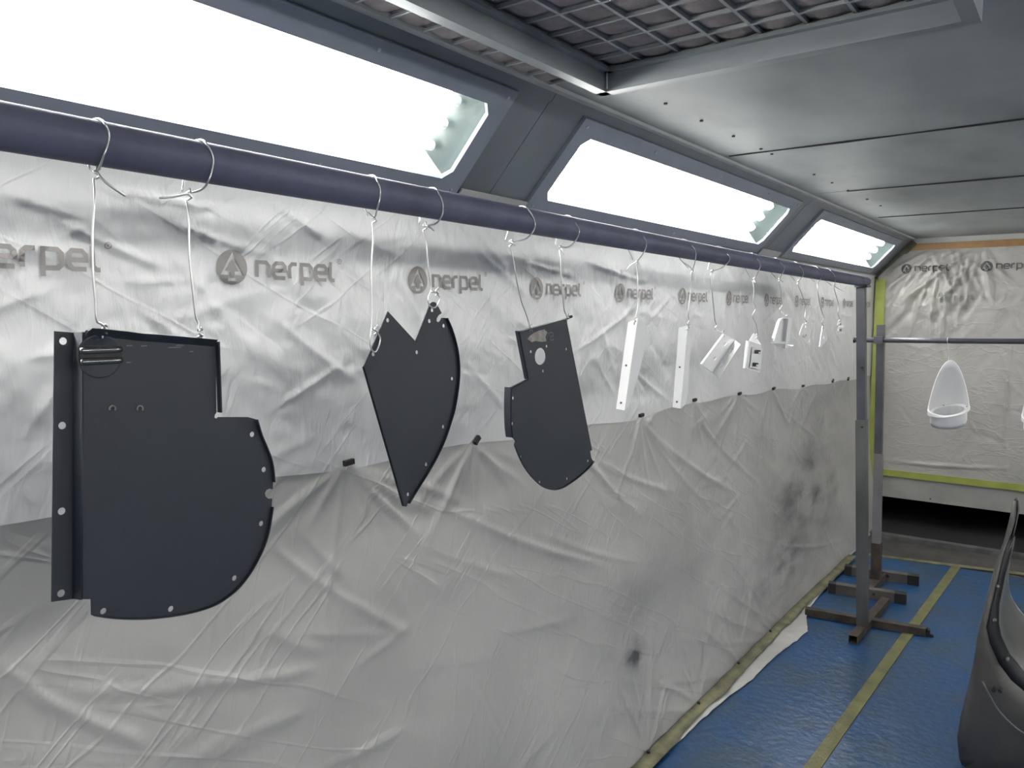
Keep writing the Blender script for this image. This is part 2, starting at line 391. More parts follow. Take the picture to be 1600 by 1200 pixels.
# slope with light openings
SDv = Vector((.26, 0, .28)); SLEN = SDv.length; SDv.normalize(); SNv = Vector((SDv.z, 0, -SDv.x))
def slopeL(y, t, n): return Vector((XL, y, 2.0)) + SDv*t + SNv*n
def slopeR(y, t, n): p = slopeL(y, t, n); return Vector((XL + XR - p.x, p.y, p.z))
LIGHTS = [(-2.85, -0.85), (-0.46, 1.515), (1.945, 3.855), (4.35, 6.36)]
T0, T1, CH = .070, .291, .026
def chamfer(y0, y1, t0, t1, c): return [(y0+c, t0), (y1-c, t0), (y1, t0+c), (y1, t1-c), (y1-c, t1), (y0+c, t1), (y0, t1-c), (y0, t0+c)]
seams = [YF, -.66, 1.715, 4.02, YB+.05]
for side, sl in (('left', slopeL), ('right', slopeR)):
    sw = empty('wall_%s_slope' % side, tuple(sl(2, .19, 0))); struct(sw)
    for (a, b), (y0, y1) in zip(zip(seams[:-1], seams[1:]), LIGHTS):
        m_ = sheet([[(a+.0015, 0), (b-.0015, 0), (b-.0015, SLEN), (a+.0015, SLEN)], [(y0-.02, T0-.015), (y1+.02, T0-.015), (y1+.02, T1+.015), (y0-.02, T1+.015)]], sl, -.006)
        under(fixn(m_.build('slope_panel', 'slope')), sw)
        # raised cross seam of the upper flange
        f2 = sheet([[(a+.0015, SLEN-.036), (b-.0015, SLEN-.036), (b-.0015, SLEN-.0), (a+.0015, SLEN-.0)]], lambda y, t, n: sl(y, t, n+.0045), -.004)
        under(fixn(f2.build('flange', 'slope')), sw)
    # pale sealed strip along the foot of the slope
    f3 = sheet([[(YF, -.004), (YB, -.004), (YB, .010), (YF, .010)]], lambda y, t, n: sl(y, t, n+.006), -.008)
    o = fixn(f3.build('trim_2' if side == 'left' else 'trim_3', 'pale_trim')); struct(o)
for (a, b) in ((1.585, 1.885), (3.945, 4.235)):
    f3 = sheet([[(a, .0), (b, .0), (b, .050), (a, .052)]], lambda y, t, n: slopeL(y, t, n+.0125), -.005)
    o = fixn(f3.build('film_flap', M['wallgrey']))
    tag(o, 'pale patch of masking film stuck low on the slope, ' + ('between the two nearest light panels' if a < 2 else 'between the two farthest light panels'), 'film')

# yellow-green tape, far corner and foot of far wall; brown tape at its top
o = MB().box(XL+.020, XL+.092, YB-.062, YB-.056, 0.02, 1.97).build('corner_tape', 'tape_g')
tag(o, 'lime yellow tape running up the far left corner', 'tape')
o = MB().box(XL+.06, XR, YB-.010, YB-.003, 0.398, 0.450).build('wall_tape', 'tape_g')
tag(o, 'lime yellow tape along the lower edge of the far wall film', 'tape')
o = MB().box(XSL-.05, XSR, YB-.010, YB-.003, 2.187, 2.238).build('brown_tape', 'tape_o')
tag(o, 'brown tape holding the top of the far wall film', 'tape')
sb = sheet([[(2.0, 0), (2.0, .385), (1.95, .385), (1.95, 0)]], lambda a, t, d: Vector((XL, YB-.014+d, 1.985)) + SDv*t + SNv*((2.0-a)*.9), .006)
tag(fixn(sb.build('slope_tape', 'tape_dirty')), 'dull brown tape following the slope at the far corner', 'tape')

# ================================================================== LIGHT FIXTURES
def fixture(sl, y0, y1, label, tm, mirrored):
    rt = root('light_fixture', label, 'light', tuple(sl((y0+y1)/2, .18, 0)), 'fluorescent light panels along the slopes')
    fr = sheet([[(y0-.058, .022), (y1+.058, .022), (y1+.058, .343), (y0-.058, .343)], chamfer(y0, y1, T0, T1, CH)], lambda y, t, n: sl(y, t, n+.012), -.0118)
    frm = under(fixn(fr.build('frame', 'slate', None)), rt)
    hs = MB()
    d = -.115
    ins = [sl(y0-.015, T0-.012, -.006), sl(y1+.015, T0-.012, -.006), sl(y1+.015, T1+.012, -.006), sl(y0-.015, T1+.012, -.006)]
    bk = [sl(y0+.04, T0+.03, d), sl(y1-.04, T0+.03, d), sl(y1-.04, T1-.03, d), sl(y0+.04, T1-.03, d)]
    hs.add(ins+bk, [[0,1,5,4],[2,3,7,6],[4,5,6,7]])
    under(hs.build('housing', 'white_in'), rt)
    for ia in ((1,2,6,5), (3,0,4,7)):
        under(new('end_plate', [(ins+bk)[i] for i in ia], [[0,1,2,3]], 'end_plate'), rt)
    g = sheet([[(y0-.008, T0-.008), (y1+.008, T0-.008), (y1+.008, T1+.008), (y0-.008, T1+.008)]], lambda y, t, n: sl(y, t, n-.0045), .003)
    under(fixn(g.build('glass_pane', 'glass')), rt)
    for t in (.115, .180, .245):
        tb = under(MB().tube([sl(y0+.075, t, -.062), sl(y1-.075, t, -.062)], .021, 12).build('tube', tm, None, True), rt)
        for ya, yb in ((y0+.035, y0+.075), (y1-.075, y1-.035)):
            sub(MB().tube([sl(ya, t, -.062), sl(yb, t, -.062)], .013, 10).build('lamp_holder', 'white_in'), tb)
    for ys in (y0-.03, y0+.4, (y0+y1)/2, y1-.4, y1+.03):
        for t in (.043, .322):
            sub(MB().tube([sl(ys, t, .0115), sl(ys, t, .0155)], .0045, 8).build('screw', 'bolt'), frm)
    return rt
nm = ['behind the camera', 'nearest and largest', 'second, middle', 'third, smallest and farthest']
lab = {'left': ['light panel on the left slope behind the viewpoint', 'nearest and largest glowing light panel above the left end of the pipe',
                'middle glowing light panel on the slope, second from the camera', 'smallest glowing light panel on the slope, beside the far wall'],
       'right': ['light panel on the right slope behind the viewpoint', 'nearest light panel on the opposite right slope', 'middle light panel on the opposite right slope', 'farthest light panel on the opposite right slope']}
for i, (y0, y1) in enumerate(LIGHTS):
    fixture(slopeL, y0, y1, lab['left'][i], 'tubeL', False)
    fixture(slopeR, y0, y1, lab['right'][i], 'tubeR', True)

# ================================================================== CEILING FILTER
cf = root('ceiling_filter', 'brown ceiling filter in a pale wire grid, inside the hanging frame', 'filter', (-.6, 0.6, ZC))
P_ = .0917
def pad_mesh():
    n = 6; vs = []; fs = []
    for i in range(n+1):
        for j in range(n+1):
            u, v = i/n, j/n
            z = .006 - .011*(math.sin(math.pi*u)*math.sin(math.pi*v))**.6
            vs.append(((u-.5)*P_, (v-.5)*P_, z))
    for i in range(n):
        for j in range(n): fs.append([i*(n+1)+j, i*(n+1)+j+1, (i+1)*(n+1)+j+1, (i+1)*(n+1)+j])
    return vs, fs
pv, pf = pad_mesh(); pad0 = None
cols = list(range(8)); rows = list(range(21))
for j in rows:
    for i in cols + [-2, -3]:
        if i < 0 and j > 14: continue
        cx = -.943 + P_*(i+.5) if i >= 0 else -.975 + P_*(i+1.5)
        loc = (cx+.6, 1.652 - P_*(j+.5) - .6, 0)
        if pad0 is None:
            pad0 = new('filter_pad', pv, pf, 'pad', cf, True); pad0.location = loc
        else: dup(pad0, cf, loc)
for i in range(9):
    x = -.943 + P_*i
    under(MB().box(x-.0035, x+.0035, 1.652-P_*21, 1.655, ZC-.006, ZC+.004).build('grid_bar', 'gridbar'), cf)
for x in (-1.062, -1.135):
    under(MB().box(x-.003, x+.003, .28, 1.655, ZC-.004, ZC+.004).build('grid_bar', 'gridbar'), cf)
for j in range(22):
    y = 1.652 - P_*j
    under(MB().box(-.943, -.205, y-.003, y+.003, ZC-.0065, ZC+.001).build('grid_bar', 'gridbar'), cf)
    if j < 15: under(MB().box(-1.14, -.96, y-.0025, y+.0025, ZC-.007, ZC-.002).build('grid_bar', 'gridbar'), cf)
under(MB().box(-1.16, -.19, YF, 1.66, ZC+.02, ZC+.04).build('backing', 'pad'), cf)
fr = root('ceiling_frame', 'grey steel frame hanging below the ceiling around the filter grid', 'frame', (-.58, .6, 2.22))
def angle_beam(a, b, inner):
    mb = MB()
    return mb
mb = MB().box(-.972, -.944, YF+.3, 1.655, 2.221, ZC); mb.box(-.944, -.925, YF+.3, 1.627, 2.262, 2.270)
under(mb.build('side_beam', 'beam'), fr)
mb = MB().box(-.972, -.186, 1.627, 1.657, 2.221, ZC); mb.box(-.944, -.214, 1.610, 1.627, 2.262, 2.270)
under(mb.build('end_beam', 'beam'), fr)
mb = MB().box(-.214, -.186, YF+.3, 1.627, 2.221, ZC); mb.box(-.232, -.214, YF+.3, 1.61, 2.262, 2.270)
under(mb.build('side_beam', 'beam'), fr)
under(MB().tube([(-.938, 1.620, 2.225), (-.938, 1.620, 2.262)], .0025, 6).build('pin', 'bolt'), fr)

# ================================================================== FILMS
CLIPS = [(548,723),(748,688),(1005,649),(1088,625),(1158,615),(1211,607),(1257,603),(1303,595),(1327,592)]
CP = [onx(px, py, XL+.02) for px, py in CLIPS]
clipy = [-3.2, -0.6, .10, .70] + [c.y for c in CP] + [YB]
clipz = [1.40, 1.39, 1.385, 1.37] + [c.z for c in CP] + [1.215]
def zclip(y): return np.interp(y, clipy, clipz)
rr = random.Random(11)
UF = []
for _ in range(330):
    y0 = rr.uniform(-1.2, 6.7); z0 = rr.uniform(1.30, 2.0); a = rr.choice([rr.gauss(-.5, .25), rr.gauss(-.9, .3), rr.gauss(.3, .3), rr.gauss(-1.3, .2)]); ln = rr.uniform(.06, .30)
    UF.append(((y0, z0), (y0+ln*math.cos(a), z0+ln*math.sin(a)), rr.uniform(.004, .011), rr.choice([-1, 1, 1])*rr.uniform(.0010, .0032)))
# drooping folds drawn off the pipe-side fixings
for (a, b) in [((250,340),(420,400)),((0,300),(150,345)),((40,560),(170,530)),((30,690),(110,560)),((200,470),(330,560)),((430,500),(560,600)),((420,640),(540,560)),((690,330),(830,470)),((720,330),(790,420)),((610,420),(690,560)),
               ((900,400),(1010,440)),((880,560),(1000,470)),((985,575),(1058,636)),((720,560),(790,640)),((930,560),(960,620)),((770,390),(900,430)),((400,300),(520,380)),((60,330),(260,420)),((150,290),(380,330))]:
    p, q = onx(*a, XL), onx(*b, XL); UF.append(((p.y, p.z), (q.y, q.z), .007, .0045))
def upper(y, z):
    y = np.asarray(y, float); z = np.asarray(z, float)
    u, v = rot(y, z, math.radians(-35))
    x = XL + .010*vnoise(y*2.2, z*2.6) + .0045*vnoise(u*4+9, v*14) + .0035*vnoise(u*11+3, v*26+7) + .0022*vnoise(y*45, z*45)
    for f in UF: x = x + fold(y, z, *f)
    # held by the clip row and the top edge
    k = np.clip((z - zclip(y))/.10, 0, 1)*.75+.25
    k2 = np.clip((2.0 - z)/.05, 0, 1)
    return XL + .006 + (x - XL)*k*(.3+.7*k2)
LF = []
for c in CP:
    for _ in range(9):
        a = rr.uniform(-2.8, -.35); ln = rr.uniform(.10, .42)
        LF.append(((c.y, c.z-.004), (c.y+ln*math.cos(a), c.z+ln*math.sin(a)), rr.uniform(.006, .011), rr.uniform(.0025, .006)))
tr_lower = [((430,850),(520,925),.010),((500,905),(640,990),.010),((400,980),(510,1020),.008),((470,820),(560,920),.007),((560,730),(660,800),.009),((650,770),(950,885),.012),((640,740),(740,790),.008),
    ((280,1075),(500,1045),.010),((400,985),(640,985),.006),((0,1035),(110,1120),.012),((60,1090),(240,1165),.012),((100,1085),(330,1075),.008),((300,1170),(470,1110),.009),((480,1200),(630,1130),.010),((250,1190),(420,1150),.008),
    ((620,860),(700,930),.006),((690,860),(820,905),.006),((760,990),(900,960),.007),((840,830),(1010,880),.007),((940,720),(1060,770),.009),((1005,655),(1150,770),.009),((1010,660),(1110,790),.008),((1000,700),(960,800),.007),
    ((1090,640),(1190,760),.008),((1160,620),(1100,740),.006),((1210,620),(1290,690),.006),((1290,600),(1250,680),.007),((1060,930),(1200,990),.009),((1090,890),(1210,980),.010),((1130,870),(1212,985),.009),((1020,990),(1205,985),.008),((980,1060),(1150,1030),.007),
    ((900,1090),(1080,1095),.007),((1150,830),(1250,850),.006),((1180,850),(1300,840),.007),((730,680),(830,760),.008),((745,700),(700,800),.007),((900,690),(1010,810),.010),((880,640),(960,760),.008)]
for a, b, h in tr_lower:
    p, q = onx(*a, XL+.03), onx(*b, XL+.03); LF.append(((p.y, p.z), (q.y, q.z), .0075, h*.65))
for _ in range(150):
    y0 = rr.uniform(-1.0, 6.2); z0 = rr.uniform(.05, 1.25); a = rr.choice([rr.gauss(-.45, .2), rr.gauss(.25, .2), rr.gauss(-1.2, .2)]); ln = rr.uniform(.1, .4)
    LF.append(((y0, z0), (y0+ln*math.cos(a), z0+ln*math.sin(a)), rr.uniform(.006, .013), rr.uniform(-.002, .004)))
for p in [(1009,1174),(1093,1099),(1164,1039),(1215,989)]:
    c = onz(*p, .02)
    for _ in range(7):
        a = rr.uniform(.5, 2.6); ln = rr.uniform(.15, .5)
        LF.append(((c.y, .02), (c.y+ln*math.cos(a), .02+ln*math.sin(a)), .009, rr.uniform(.003, .008)))
def lower(y, z):
    y = np.asarray(y, float); z = np.asarray(z, float)
    t = np.clip(1 - z/zclip(y), 0, 1)
    x = XL + .004 + .125*t**1.8
    u, v = rot(y, z, math.radians(-25))
    x = x + (.022*vnoise(y*1.5+2, z*1.7) + .006*vnoise(u*3, v*7) + .003*vnoise(u*9+3, v*18+7))*np.clip(t*6, 0, 1)
    for f in LF: x = x + fold(y, z, *f)
    return np.maximum(x, XL-.012)
def grid_film(name, fn, ys, nz, zlo, zhi, m):
    Z = np.linspace(0, 1, nz)[:, None]; Yg = np.repeat(ys[None, :], nz, 0)
    lo = zlo(ys)[None, :]; hi = zhi(ys)[None, :]
    Zg = lo + (hi-lo)*Z
    Xg = fn(Yg, Zg)
    return Xg, Yg, Zg
def gridobj(name, X, Y, Z, m):
    v = np.stack([X, Y, Z], -1).reshape(-1, 3); r, c = X.shape
    idx = np.arange(r*c).reshape(r, c)
    f = np.stack([idx[:-1, :-1], idx[:-1, 1:], idx[1:, 1:], idx[1:, :-1]], -1).reshape(-1, 4)
    me = bpy.data.meshes.new(name); me.from_pydata(v.tolist(), [], f.tolist()); me.update()
    me.polygons.foreach_set('use_smooth', [True]*len(me.polygons)); me.materials.append(M[m])
    o = bpy.data.objects.new(name, me); COL.objects.link(o); return o
ysU = np.concatenate([np.arange(YF+.01, -.2, .05), np.arange(-.2, 3.0, .008), np.arange(3.0, YB-.03, .014)])
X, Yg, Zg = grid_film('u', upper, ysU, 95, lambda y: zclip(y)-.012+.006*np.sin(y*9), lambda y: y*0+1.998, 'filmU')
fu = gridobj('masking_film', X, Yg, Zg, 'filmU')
tag(fu, 'upper band of crinkled white masking film with printed logos behind the pipe', 'masking film')
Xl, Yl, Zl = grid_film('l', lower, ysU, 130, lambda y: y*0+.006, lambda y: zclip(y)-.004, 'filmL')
# skirt lying on the floor
lip = (.06 + .05*vnoise(ysU*2.1, ysU*0+4))*np.interp(ysU, [5.2, 5.5], [1, .1]) + np.interp(ysU, [3.2, 4.0, 4.12, 4.3, 4.42], [0, .08, .08, .02, 0])
S = np.linspace(1, 0.04, 14)[:, None]
Xs = Xl[0][None, :] + S*lip[None, :]
Ys = np.repeat(ysU[None, :], 14, 0)
Zs = .009 + .012*(vnoise(Xs*25, Ys*14)+.5)*(1-S)**.3 + .004*(vnoise(Xs*40+9, Ys*30)+.5)
X = np.concatenate([Xs, Xl], 0); Yq = np.concatenate([Ys, Yl], 0); Zq = np.concatenate([Zs, Zl], 0)
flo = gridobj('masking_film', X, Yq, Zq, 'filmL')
tag(flo, 'lower grey translucent masking film draped from the clip row down to the blue floor', 'masking film')
# dirty tape on the skirt
ty = np.arange(1.5, 5.6, .03); bx = np.interp(ty, ysU, Xl[0])
TX = np.stack([bx+.005+.004*vnoise(ty*8, ty*0), bx+.055+.02*vnoise(ty*5, ty*0+7)], 0)
TZ = np.stack([ty*0+.030, ty*0+.024], 0)
ot = gridobj('skirt_tape', TX, np.stack([ty, ty], 0), TZ, 'tape_dirty')
sm = ot.modifiers.new('thick', 'SOLIDIFY'); sm.thickness = .003
tag(ot, 'dirty olive tape fixing the foot of the film to the floor', 'tape')
for p, where in zip([(1009,1174),(1093,1099),(1164,1039),(1215,989)], ['nearest the camera', 'second from the camera', 'third from the camera', 'nearest the rack foot']):
    c = onz(*p, .034); x = float(np.interp(c.y, ysU, Xl[0]))
    mb = MB().tube([(x+.012, c.y, .026), (x+.013, c.y, .040)], [.008, .006], 10)
    tag(mb.build('film_pin', 'black'), 'small black pin at the foot of the film, ' + where, 'pin', 'pins along the foot of the film')
# small black clips
def clip_mesh():
    mb = MB(); mb.box(-.004, .006, -.015, .015, -.0065, .0065); mb.box(.006, .008, -.012, .012, -.0045, .0045); mb.box(.005, .0085, -.0145, -.011, -.006, .006); return mb
names = ['first, nearest the big plate', 'beside the heart-shaped plate', 'below the first white tapered strip', 'right of the second white tapered strip', 'below the perforated angle bracket', 'below the slotted bracket', 'below the triangular plate', 'left of the rack post', 'farthest, next to the rack post']
for k, c in enumerate(CP):
    o = clip_mesh().build('clip', 'black'); z = float(zclip(c.y))
    o.location = (float(upper(c.y, z)) + .006, c.y, z); o.rotation_euler = (math.radians([4, 40, 4, 2, 6, 8, 2, 25, 30][k]), 0, 0)
    o.scale = (1, [.95, .9, 1, .95, 1, 1, 1, 1, 1][k], 1)
    tag(o, 'small black clip on the film seam, ' + names[k], 'clip', 'clips along the film seam')

# far wall film
def farf(x, z):
    x = np.asarray(x, float); z = np.asarray(z, float)
    u, v = rot(x, z, math.radians(60))
    wgt = np.exp(-(((x+1.0)/.42)**2 + ((z-1.85)/.33)**2))
    d = .012*vnoise(x*2.5, z*2.5) + .008*vnoise(u*4, v*12+3)*(.4+z*.3) + .004*vnoise(u*10+2, v*24)
    d = d + wgt*(.06 + .050*vnoise(u*5+8, v*20) + .03*vnoise(u*14, v*40+4))
    for f in BF: d = d + fold(x, z, *f)
    return YB - .004 - np.abs(d)*np.clip((z-.44)/.06, 0, 1)*np.clip((2.2-z)/.05, 0, 1)
BF = []
for _ in range(36):
    a = rr.uniform(-2.6, -.5); BF.append(((-.95+rr.uniform(-.15, .3), 2.2), (-.95+rr.uniform(.2, .85)*math.cos(a), 2.2+rr.uniform(.2, .8)*math.sin(a)), rr.uniform(.007, .014), rr.uniform(.012, .03)))
for _ in range(60):
    x0 = rr.uniform(-1.3, 1.6); z0 = rr.uniform(.6, 2.1); a = rr.gauss(-.8, .5); ln = rr.uniform(.1, .4)
    BF.append(((x0, z0), (x0+ln*math.cos(a), z0+ln*math.sin(a)), rr.uniform(.008, .016), rr.uniform(.003, .009)))
BF += [((-.44, 1.58), (-.44, .48), .010, .022), ((-1.3, .53), (-.42, .56), .010, .022)]
xs = np.concatenate([np.arange(XL+.03, .3, .013), np.arange(.3, XR, .05)]); zs = np.arange(.43, 2.215, .013)
Xf, Zf = np.meshgrid(xs, zs); Yf = farf(Xf, Zf)
# follow the slope in the upper left corner
lim = XL + .02 + np.clip((Zf-1.98)/.28, 0, 1)*.27
Xf = np.maximum(Xf, lim)
ff = gridobj('masking_film', Xf, Yf, Zf, 'filmB')
tag(ff, 'crinkled masking film with printed logos covering the far wall', 'masking film')

# ------------------------------------------------------------------ printed logos
GL = {'n': ([[(0,0),(0,1),(.72,1),(.95,.78),(.95,0)]], .95), 'e': ([[(.95,0),(.2,0),(0,.2),(0,.8),(.2,1),(.75,1),(.95,.8),(.95,.5),(0,.5)]], .95),
      'r': ([[(0,0),(0,.78),(.22,1),(.62,1)]], .62), 'p': ([[(0,-.45),(0,1),(.75,1),(.95,.8),(.95,.2),(.75,0),(.05,0)]], .95), 'l': ([[(0,1.32),(0,.2),(.2,0),(.42,0)]], .42)}
def stroke(pts, wd, step):
    q = [Vector((*p, 0)) for p in pts]; fine = []
    for a, b in zip(q[:-1], q[1:]):
        n = max(1, int((b-a).length/step)); fine += [a + (b-a)*k/n for k in range(n)]
    fine.append(q[-1]); vs = []; fs = []
    for i, p in enumerate(fine):
        d1 = (fine[i]-fine[i-1]).normalized() if i else None; d2 = (fine[i+1]-fine[i]).normalized() if i < len(fine)-1 else None
        d1 = d1 or d2; d2 = d2 or d1
        n1 = Vector((-d1.y, d1.x, 0)); n2 = Vector((-d2.y, d2.x, 0)); n = n1 + n2; n = n/ max(n.dot(n1), .3)
        vs += [p + n*wd/2, p - n*wd/2]
    for i in range(len(fine)-1): fs.append([2*i, 2*i+1, 2*i+3, 2*i+2])
    return vs, fs
TREE = [(0,.86),(.76,-.45),(.27,-.45),(.27,-.80),(-.27,-.80),(-.27,-.45),(-.76,-.45)]
ARROW = [(0,.46),(.44,-.24),(.14,-.24),(.14,-.62),(-.14,-.62),(-.14,-.24),(-.44,-.24)]
def logo2d():
    mb = MB(); R = .0350
    for loops in ([circ((0, 0), 1, 28), TREE], [ARROW]):
        tri = tessellate_polygon([[Vector((p[0], p[1], 0)) for p in lp] for lp in loops]); fl_ = [p for lp in loops for p in lp]
        mb.add([(p[0]*R, p[1]*R, 0) for p in fl_], [list(t) for t in tri])
    H = .031; x = .058; k = .206/ (sum(GL[c][1] for c in 'nerpel')*H + 5*.012)
    for c in 'nerpel':
        for st in GL[c][0]:
            vs, fs = stroke([(x + p[0]*H*k*1.0, -.0175 + p[1]*H) for p in st], .0082, .008); mb.add(vs, fs)
        x += GL[c][1]*H*k + .012*k
    rg = circ((x+.002, .026), .0062, 14); ri = circ((x+.002, .026), .0046, 14)
    mb.add([(*p, 0) for p in rg+ri], [[i, (i+1) % 14, (i+1) % 14+14, i+14] for i in range(14)])
    for pts in ([(x+.0005, .0235), (x+.0005, .0285), (x+.003, .0285), (x+.003, .026), (x+.0008, .026), (x+.0035, .0235)],):
        vs, fs = stroke(pts, .001, .01); mb.add(vs, fs)
    bm = bmesh.new(); me = bpy.data.meshes.new('t'); me.from_pydata([tuple(v) for v in mb.v], [], mb.f); bm.from_mesh(me)
    for _ in range(2):
        es = [e for e in bm.edges if e.calc_length() > .010]
        if es: bmesh.ops.subdivide_edges(bm, edges=es, cuts=1, use_grid_fill=False)
    bmesh.ops.triangulate(bm, faces=bm.faces)
    bm.verts.ensure_lookup_table()
    vs = [tuple(v.co) for v in bm.verts]; fs = [[v.index for v in f.verts] for f in bm.faces]; bm.free(); bpy.data.meshes.remove(me)
    return np.array(vs), fs
LV, LFc = logo2d()
for k in range(-4, 11):
    y0 = .9125 + .5345*k + (.012 if k < 0 else 0)
    if y0 > 6.35: continue
    zc = 1.7935 + np.interp(y0, [.9, 2.0, 3.0, 6], [0, -.015, -.020, -.022])
    yy = y0 + LV[:, 0]; zz = zc + LV[:, 1]
    xx = upper(yy, zz) + .0035
    new('printed_logo', np.stack([xx, yy, zz], -1), LFc, 'print', fu)
for x0, z0, m in ((-1.165, 2.045, 'print_dark'), (-.635, 2.047, 'print_dark'), (-.10, 2.047, 'print_dark'), (.43, 2.047, 'print_dark'), (-.92, 1.823, 'print_faint'), (-.545, 1.823, 'print_faint'), (-.01, 1.823, 'print_faint')):
    xx = x0 + LV[:, 0]*1.1; zz = z0 + LV[:, 1]*1.1
    yy = farf(xx, zz) - .006
    new('printed_logo', np.stack([xx, yy, zz], -1), [f[::-1] for f in LFc], m, ff)

# ================================================================== RACK WITH PIPE
PZ = lambda y: 1.9025 + (1.866-1.9025)*(y-.33)/(4.3-.33)
rk = root('hanging_rack', 'tall steel rack with a long dark pipe, square post and cross foot', 'rack', (-.89, 4.3, 0))
py_ = np.linspace(-1.6, 4.36, 40)
under(MB().tube([(XP, y, PZ(y)) for y in py_], .0265, 28).build('pipe', 'pipe', None, True), rk)
def lerp(a, b, t): return Vector(a) + (Vector(b)-Vector(a))*t
pt, pb = Vector((-.962, 4.30, 1.842)), Vector((-.886, 4.30, .045))
pm = lerp(pb, pt, .612)
under(MB().bar(pm - (pt-pb)*.05, pt, .042, .042, (0, 1, 0)).build('inner_post', 'post'), rk)
under(MB().bar(pb, pm, .052, .052, (0, 1, 0), .004).build('outer_post', 'postsleeve'), rk)
under(MB().box(-.985, -.925, 4.255, 4.345, 1.836, 1.846).build('saddle', 'post'), rk)
for z in (1.42, 1.11):
    q = lerp(pb, pt, (z-.045)/1.8); under(MB().tube([(q.x+.008, 4.265, z), (q.x+.008, 4.280, z)], .006, 8).build('bolt', 'black'), rk)
under(MB().bar((-1.20, 4.36, .0255), (-.607, 4.455, .0255), .045, .040, (0, 0, 1), .003).build('cross_bar', 'rust'), rk)
under(MB().bar((-.891, 4.115, .0255), (-.871, 4.80, .0255), .044, .0402, (0, 0, 1), .003).build('foot_bar', 'rust'), rk)
mb = MB().bar((-.606, 4.455, .026), (-.592, 4.458, .022), .040, .034); mb.bar((-.592, 4.452, .012), (-.572, 4.456, .008), .02, .012)
under(mb.build('end_cap', 'black'), rk)
# far end of the rack, beyond the frame
under(MB().bar((-.93, -1.5, .045), (-.955, -1.5, 1.89), .045, .045, (0, 1, 0)).build('outer_post', 'postsleeve'), rk)
under(MB().bar((-1.2, -1.5, .0255), (-.6, -1.5, .0255), .045, .040).build('cross_bar', 'rust'), rk)
under(MB().bar((-.93, -1.8, .0255), (-.93, -1.2, .0255), .045, .0402).build('foot_bar', 'rust'), rk)

# second stand with the horizontal bar
st = root('bar_stand', 'short stand in the far corner carrying a thin horizontal bar', 'stand', (-1.0, 5.1, 0))
YS = 5.10
pt, pb = Vector((-1.020, YS, 1.632)), Vector((-.985, YS, .05))
pm, pm2 = lerp(pb, pt, .50), lerp(pb, pt, .145)
under(MB().bar(pm, pt, .042, .042, (0, 1, 0)).build('upper_post', 'post'), st)
under(MB().bar(pm2, pm, .046, .046, (0, 1, 0)).build('middle_post', 'postpale'), st)
under(MB().bar(pb, pm2, .054, .054, (0, 1, 0)).build('lower_post', 'rust'), st)
under(MB().tube([(-1.157, YS-.036, 1.538), (-.6, YS-.036, 1.544), (1.25, YS-.036, 1.566)], .0155, 14).build('bar', 'post', None, True), st)
under(MB().box(-1.046, -.996, YS-.058, YS-.021, 1.518, 1.562).build('clamp', 'post'), st)
under(MB().tube([(-1.164, YS-.036, 1.538), (-1.156, YS-.036, 1.538)], .019, 10).build('end_cap', 'black'), st)
for (a, b, lab_) in (((-1.195, 4.82), (-.775, 4.89), 0), ((-1.197, 5.22), (-.772, 5.28), 1)):
    A, B = Vector((*a, .034)), Vector((*b, .034)); f = under(MB().bar(lerp(A, B, .1), lerp(A, B, .85), .05, .058).build('foot', 'footpale'), st)
    for s, t in ((0, .1), (1, .85)):
        o = MB().bar(lerp(A, B, 0 if not s else .85), lerp(A, B, .1 if not s else 1.0), .053, .061).build('foot_cap', 'black'); under(o, st)
    d = (B-A).normalized(); p = lerp(A, B, .60)
    sub(MB().tube([p + Vector((0, -.0245, .004)), p + Vector((0, -.028, .004))], .009, 10).build('bolt', 'black'), f)
o = MB().bar((-.985, 4.84, .030), (-.975, 5.28, .030), .05, .05).build('foot_bar', 'rust'); under(o, st)
under(MB().bar((1.2, YS, .02), (1.2, YS, 1.60), .045, .045, (0, 1, 0)).build('upper_post', 'post'), st)
under(MB().bar((1.0, YS, .025), (1.4, YS, .025), .05, .05).build('foot', 'footpale'), st)

